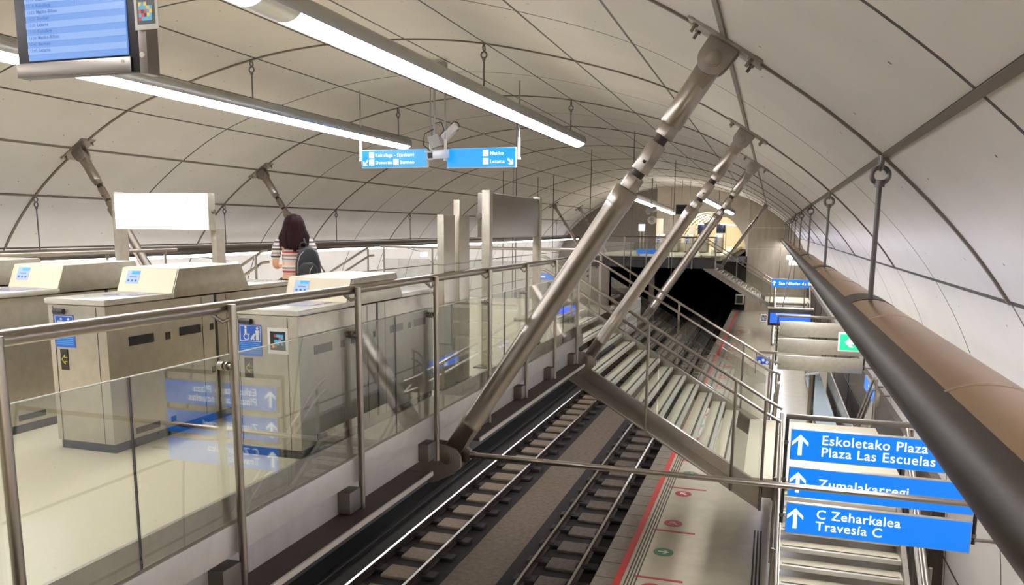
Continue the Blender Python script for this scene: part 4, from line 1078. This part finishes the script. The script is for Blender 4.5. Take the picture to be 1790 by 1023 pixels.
# blue signs glimpsed over the left platform
for lab, x0, x1, y, z0, z1 in (('small blue sign seen through the end railing left', -10.2, -9.6, 30, -2.97, -2.72), ('small blue sign seen behind the right post of the steel board', -9.95, -9.05, 34, -2.24, -1.95)):
    t = thing('platform_sign', lab, 'sign', ((x0+x1)/2, y, z0), 'blue signs over the left platform')
    MB().box(x0, x1, y, y+.08, z0, z1).build('panel', GATE, t, bev=.005)
    MB().box(x0+.01, x1-.01, y-.006, y, z0+.01, z1-.01).build('lit_face', SIGNB, t, smooth=0)
    MB().box(x0+.2, x0+.5, y-.01, y-.005, z0+.1, z0+.16).build('lettering', SIGNW, t, smooth=0)
    MB().cyl((x0+.1, y+.04, z1), (x0+.1, y+.04, 2.2), .015, n=8).cyl((x1-.1, y+.04, z1), (x1-.1, y+.04, 2.3), .015, n=8).build('hanger', HANGM, t)
# overhead line drop rods
for lab, x, y in (('thin rod hanging over left track beside the right blue sign', -7.1, 22.3), ('thin rod hanging over left track left of the nearest strut tube', -7.1, 32.2), ('thin rod hanging behind the nearest strut collar', -3.97, 23.7), ('thin rod hanging between the first and second strut', -3.97, 34.0)):
    t = thing('drop_rod', lab, 'rod', (x, y, -1.9), 'drop rods of the overhead line')
    MB().cyl((x, y, -1.9), (x, y, 3.14 if x < -6 else 2.81), .014, n=8).build('rod', HANGM, t)
    MB().cyl((x, y, -2.1), (x, y, -1.85), .04, n=10).build('insulator', RUB, t)
# right platform furniture
t = thing('display_bench', 'long low steel bench with pale blue top against the dark side wall', 'bench', (1.75, 28, PZ))
MB().box(1.55, 2.0, 22, 34, PZ, PZ+.42).build('base', STEELD, t, bev=.01)
MB().box(1.50, 2.05, 21.95, 34.05, PZ+.42, PZ+.46).build('top', pbr('pale_glass', 'a9c0c8', .1, .12), t, bev=.006)
t = thing('barrier_panel', 'slanting steel barrier panel on the platform beside the bench', 'barrier', (2.3, 26, PZ))
MB().box(2.20, 2.23, 21, 31, PZ+.1, PZ+1.0).build('panel', STEEL, t, smooth=0)
MB().tube([(2.215, 21, PZ+1.03), (2.215, 31, PZ+1.03)], .03, 10).build('handrail', STEEL, t)
for y in (21.2, 26, 30.8): MB().cyl((2.215, y, PZ), (2.215, y, PZ+1.0), .025, n=10).build('post', STEEL, t)
t = thing('bollard', 'steel bollard standing on the platform under the steel sign backs', 'bollard', (1.38, 25.2, PZ))
MB().cyl((1.42, 26.0, PZ), (1.42, 26.0, PZ+1.55), .09, n=20).build('post', STEEL, t)
MB().obox((1.42, 26.0, PZ+1.58), (1, -.6, .25), (.6, 1, 0), (0, 0, 1), .22, .03, .03).build('arm', WHITEP, t)
t = thing('hydrant_cabinet', 'steel framed hydrant cabinet on wall beside the black tunnel mouth', 'cabinet', (-2.15, 61.8, -5.4))
MB().box(-2.42, -1.78, 61.7, 62.0, -5.48, -4.72).build('case', GATE, t, bev=.01)
MB().box(-2.32, -1.88, 61.69, 61.7, -5.38, -4.82).build('window', BLACK, t, smooth=0)
# far concourse pieces
t = thing('lightbox_sign', 'far white lightbox on the dark far wall', 'sign', (-8.4, 54, FZ))
MB().box(-8.6, -8.1, 54, 54.12, -.15, .36).build('case', BLACK, t, bev=.01)
MB().box(-8.57, -8.15, 53.99, 54.0, -.12, .33).build('lit_face', BOXW, t, smooth=0)
MB().box(-8.5, -8.42, 54.03, 54.1, FZ, -.15).box(-8.28, -8.2, 54.03, 54.1, FZ, -.15).build('post', GATE, t)
t = thing('information_screen', 'far dark blue screen inside the arch, left one', 'screen', (-5.3, 66, -.2), 'screens inside the far arch')
MB().box(-5.75, -4.9, 66, 66.1, -.35, .55).build('display', pbr('dark_blue_screen', '232c4c', .1, .3), t, bev=.02)
MB().cyl((-5.3, 66.05, .5), (-5.3, 66.05, .9), .03, n=8).build('hanger', GREYP, t)
t = thing('information_screen', 'far dark blue screen inside the arch, right one on two posts', 'screen', (-3.9, 66, FZ), 'screens inside the far arch')
MB().box(-4.3, -3.6, 66, 66.1, -.25, .45).build('display', MATS['dark_blue_screen'], t, bev=.02)
MB().box(-3.75, -3.68, 66, 66.08, FZ, .4).box(-3.58, -3.52, 66, 66.08, FZ, .4).build('post', GATE, t)
t = thing('information_screen', 'far black screen hanging above the arch behind second strut', 'screen', (-5.6, 52, 1.4), 'screens inside the far arch')
MB().box(-5.95, -4.75, 52, 52.2, .95, 1.55).build('display', BLACK, t, bev=.02)
MB().cyl((-5.6, 52.1, 1.5), (-5.6, 52.1, 3.08), .02, n=8).cyl((-5.1, 52.1, 1.5), (-5.1, 52.1, 3.04), .02, n=8).build('hanger', GREYP, t)
t = thing('platform_sign', 'blue sign low behind the far glass railing', 'sign', (-7.3, 48.2, FZ))
MB().box(-7.75, -6.5, 48.2, 48.3, FZ+.12, FZ+.42).build('panel', GATE, t, bev=.005)
MB().box(-7.73, -6.52, 48.19, 48.2, FZ+.14, FZ+.40).build('lit_face', SIGNB, t, smooth=0)
MB().box(-7.6, -7.55, 48.22, 48.28, FZ, FZ+.12).box(-6.7, -6.65, 48.22, 48.28, FZ, FZ+.12).build('foot', STEELD, t)
for i, x in enumerate((-8.3, -6.7, -5.9)):
    t = thing('pillar', 'far pale wall pillar, %s of three left of the arch' % ('leftmost', 'middle', 'rightmost')[i], 'pillar', (x, 60.5, FZ), 'far wall pillars')
    MB().box(x, x+.5, 60.5, 60.9, FZ, .3 + .5*(i == 0)).build('shaft', CREAM, t, bev=.02)
for i, (y, zz) in enumerate(((43, -1.35), (36, -1.35))):
    t = thing('platform_sign', ('white lit platform sign box under right wall tube light, nearer one' if i else 'white lit platform sign box under right wall tube light, farther one'), 'sign', (.9, y, zz))
    MB().box(.72, 1.1, y, y+.1, zz-.1, zz+.1).build('case', BOXW, t, bev=.01)
    MB().cyl((.9, y+.05, zz+.1), (.85, y+.05, -.82), .012, n=8).build('hanger', HANGM, t)
for i, (x, y, z) in enumerate(((-13.3, 17.5, -1.02), (-13.5, 30, -1.1))):
    t = thing('platform_sign', ('small white lit box under left wall light beside the woman' if i == 0 else 'small white lit box under left wall light behind the steel board'), 'sign', (x, y, z), 'small white lit boxes under the left wall light')
    MB().box(x-.14, x+.14, y, y+.1, z-.09, z+.09).build('case', BOXW, t, bev=.01)
    MB().cyl((x, y+.05, z+.09), (mx(.765), y+.05, -.8), .012, n=8).build('hanger', HANGM, t)

# ------------------------------------------------------------------ person
def skin_body(name, verts, edges, radii, mat, parent, root=0, sub=2, rx=None):
    me = bpy.data.meshes.new(name); me.from_pydata(verts, edges, [])
    ob = bpy.data.objects.new(name, me); COL.objects.link(ob)
    mo = ob.modifiers.new('s', 'SKIN'); mo.use_smooth_shade = True
    for i, r in enumerate(radii):
        sv = me.skin_vertices[0].data[i]; sv.radius = r if isinstance(r, tuple) else (r, r); sv.use_root = (i == root)
    ss = ob.modifiers.new('d', 'SUBSURF'); ss.levels = sub; ss.render_levels = sub
    dg = bpy.context.evaluated_depsgraph_get()
    m2 = bpy.data.meshes.new_from_object(ob.evaluated_get(dg))
    ob.modifiers.clear(); ob.data = m2; m2.materials.clear(); m2.materials.append(mat); m2.shade_smooth()
    ob.parent = parent
    return ob
per = thing('person', 'woman in striped top with long dark hair and black backpack, walking away', 'person', (-5.60, 8.6, FZ))
per.rotation_euler = (0, 0, .5)
V = []; E_ = []; Rr = []
def vtx(p, r, link=None):
    V.append(p); Rr.append(r); i = len(V)-1
    if link is not None: E_.append((link, i))
    return i
pel = vtx((0, 0, .95), (.155, .115)); sp1 = vtx((0, .01, 1.08), (.135, .10), pel); sp2 = vtx((0, .0, 1.22), (.14, .105), sp1); ch = vtx((0, -.01, 1.36), (.15, .10), sp2)
nk0 = vtx((0, -.01, 1.44), (.065, .06), ch); nk = vtx((0, .01, 1.50), (.05, .05), nk0); hd0 = vtx((0, .02, 1.545), (.07, .08), nk); hd1 = vtx((0, .025, 1.61), (.078, .095), hd0); hd2 = vtx((0, .015, 1.675), (.055, .07), hd1)
for s in (-1, 1):
    hp = vtx((s*.095, 0, .88), .095, pel); th = vtx((s*.10, .01, .72), .082, hp); kn = vtx((s*.10, .015, .49), .058, th); cf = vtx((s*.10, -.01, .34), .056, kn); an = vtx((s*.10, -.02, .10), .036, cf)
    hl = vtx((s*.10, .0, .045), .038, an); ft = vtx((s*.105, .11, .035), .036, hl); vtx((s*.11, .18, .028), .028, ft)
    shd = vtx((s*.165, -.005, 1.385), .062, ch); up = vtx((s*.215, -.01, 1.27), .05, shd); el = vtx((s*.235, -.01, 1.10), .040, up); fo = vtx((s*.225, .12, 1.08), .038, el); wr = vtx((s*.17, .235, 1.10), .026, fo)
    pm = vtx((s*.145, .285, 1.115), (.034, .018), wr); kn_ = vtx((s*.13, .315, 1.125), (.036, .016), pm)
    for i in range(4):
        a = (i - 1.5)*.019; f1 = vtx((s*.12, .335, 1.125 + a), .009, kn_); f2 = vtx((s*.10, .355 - abs(a)*.2, 1.125 + a*1.05), .0085, f1); vtx((s*.078, .35, 1.127 + a), .008, f2)
    t1 = vtx((s*.135, .27, 1.15), .011, pm); t2 = vtx((s*.12, .30, 1.168), .0095, t1); vtx((s*.105, .32, 1.172), .0085, t2)
body = skin_body('body', V, E_, Rr, SKIN, per)
fm = MB()
fm.ell((0, .118, 1.60), .014, .022, .024, 10, 8)
for s in (-1, 1): fm.ell((s*.083, .02, 1.60), .012, .022, .032, 8, 8)
def local(mb, name, mat, par, **k):
    base = Vector(par.location) if par is per else Vector((0, 0, 0))
    mb.v = [tuple(Vector(p)) for p in mb.v]
    me = bpy.data.meshes.new(name); me.from_pydata(mb.v, [], mb.f); me.materials.append(mat)
    b = bmesh.new(); b.from_mesh(me); bmesh.ops.recalc_face_normals(b, faces=b.faces)
    if k.get('bev'):
        es = [e for e in b.edges if len(e.link_faces) == 2 and e.calc_face_angle(0) > .6]
        bmesh.ops.bevel(b, geom=es, offset=k['bev'], segments=3, affect='EDGES', profile=.5, clamp_overlap=True)
    b.to_mesh(me); b.free(); me.shade_smooth()
    ob = bpy.data.objects.new(name, me); COL.objects.link(ob); ob.parent = par
    if k.get('sub'):
        ss = ob.modifiers.new('d', 'SUBSURF'); ss.levels = ss.render_levels = k['sub']
    return ob
local(fm, 'face_features', SKIN, per)
m = MB()
for s in (-1, 1): m.ell((s*.032, .108, 1.625), .013, .008, .007, 10, 6)
local(m, 'eyes', WHITEP, per)
m = MB().ell((0, .11, 1.553), .024, .008, .008, 10, 6)
local(m, 'mouth', REDP, per)
# clothes
V = []; E_ = []; Rr = []
a0 = vtx((0, 0, .955), (.178, .135)); a1 = vtx((0, .01, 1.08), (.168, .125), a0); a2 = vtx((0, 0, 1.22), (.168, .125), a1); a3 = vtx((0, -.01, 1.36), (.168, .118), a2); vtx((0, -.01, 1.425), (.085, .075), a3)
TOP = stripe_material('striped_knit', 2, .235, [(0, '2b2526'), (.05, 'f0e6da'), (.15, '94887e'), (.24, 'f0d9c4'), (.32, 'b23e50'), (.42, 'f5eee6'), (.5, '9a8e84'), (.6, 'f3ece2'), (.7, 'e4bda2'), (.88, 'c4bfc2')])
skin_body('striped_top', V, E_, Rr, TOP, per)
SLV = stripe_material('striped_sleeve', 2, .09, [(0, 'f1ebe2'), (.3, '2c2628'), (.55, 'f1ebe2'), (.75, '8d8288')])
for s in (-1, 1):
    V = []; E_ = []; Rr = []
    b0 = vtx((s*.13, -.005, 1.395), .078); b1 = vtx((s*.185, -.005, 1.37), .076, b0); b2 = vtx((s*.222, -.01, 1.26), .068, b1); vtx((s*.238, -.01, 1.15), .058, b2)
    sv_ = skin_body('sleeve', V, E_, Rr, SLV, per)
V = []; E_ = []; Rr = []
c0_ = vtx((0, 0, .95), (.165, .122))
for s in (-1, 1):
    h1 = vtx((s*.095, 0, .86), .112, c0_); h2 = vtx((s*.10, .01, .70), .095, h1); h3 = vtx((s*.10, .015, .49), .07, h2); h4 = vtx((s*.10, -.01, .30), .064, h3); vtx((s*.10, -.02, .09), .052, h4)
skin_body('trousers', V, E_, Rr, TROUS, per)
for s in (-1, 1): local(MB().ell((s*.105, .07, .035), .05, .135, .04), 'shoe', BLACK, per)
# hair: cap and long locks down the back
hm = MB(); hm.ell((0, .0, 1.625), .098, .115, .105, 24, 14)
rnd = random.Random(4)
hair = local(hm, 'hair', HAIR, per)
n = 34; lm = MB()
for i in range(n):
    a = PI*(-.08 + 1.16*i/(n-1)); x0 = math.cos(a); y0 = -math.sin(a)
    ln_ = 1.27 + .05*rnd.random() + .06*abs(x0)
    sw = rnd.uniform(-.012, .012)
    p = [(x0*.06, y0*.075+.0, 1.70), (x0*.10, y0*.115, 1.63), (x0*.125+sw*.3, y0*.118 - .005, 1.53), (x0*.155+sw, y0*.115-.02, 1.45), (x0*.155+sw, y0*.10-.05, 1.36), (x0*.135+sw*1.5, y0*.08-.075, ln_)]
    pts_ = []
    for j in range(len(p)-1):
        for q_ in range(3):
            pts_.append(cr(p[max(j-1, 0)], p[j], p[j+1], p[min(j+2, len(p)-1)], q_/3))
    pts_.append(p[-1])
    lm.tube(pts_, .019 + .006*rnd.random(), 7)
local(lm, 'long_locks', HAIR, hair)
# backpack carried on the right shoulder
bp_ = thing('backpack', 'black backpack hanging from the right shoulder of the woman', 'backpack', (-5.60, 8.6, FZ))
bp_.rotation_euler = (0, 0, .5)
bk = MB(); cx_, cy_ = .17, -.20
prof_b = [(-.135, .93), (.135, .93), (.15, 1.0), (.145, 1.14), (.115, 1.26), (.06, 1.325), (0, 1.34), (-.06, 1.325), (-.115, 1.26), (-.145, 1.14), (-.15, 1.0)]
bk.prism([(cx_+a, b) for a, b in prof_b], 'y', cy_-.10, cy_+.075)
main = local(bk, 'main_bag', BAG, bp_, bev=.035)
pk = MB().prism([(cx_-.10, .955), (cx_+.11, .955), (cx_+.12, 1.08), (cx_+.06, 1.15), (cx_-.05, 1.15), (cx_-.11, 1.08)], 'y', cy_-.145, cy_-.09)
local(pk, 'front_pocket', BAG, bp_, bev=.02)
z = MB().tube([(cx_-.12, cy_-.105, 1.0), (cx_-.115, cy_-.105, 1.14), (cx_-.085, cy_-.10, 1.235), (cx_-.03, cy_-.095, 1.295)], .005, 6).tube([(cx_+.02, cy_-.15, .97), (cx_+.025, cy_-.15, 1.05), (cx_+.06, cy_-.145, 1.11)], .004, 6)
local(z, 'zip', LIP, bp_)
stp = MB().tube([(cx_-.02, cy_+.05, 1.33), (.12, -.12, 1.42), (.115, -.04, 1.47), (.12, .06, 1.42), (.15, .12, 1.28), (.17, .09, 1.1), (.19, -.06, 1.0)], .014, 8)
local(stp, 'shoulder_strap', BAG, bp_)
stp = MB().torus((cx_-.05, cy_+.0, 1.345), (0, 1, 0), .04, .009)
local(stp, 'top_loop', BAG, bp_)
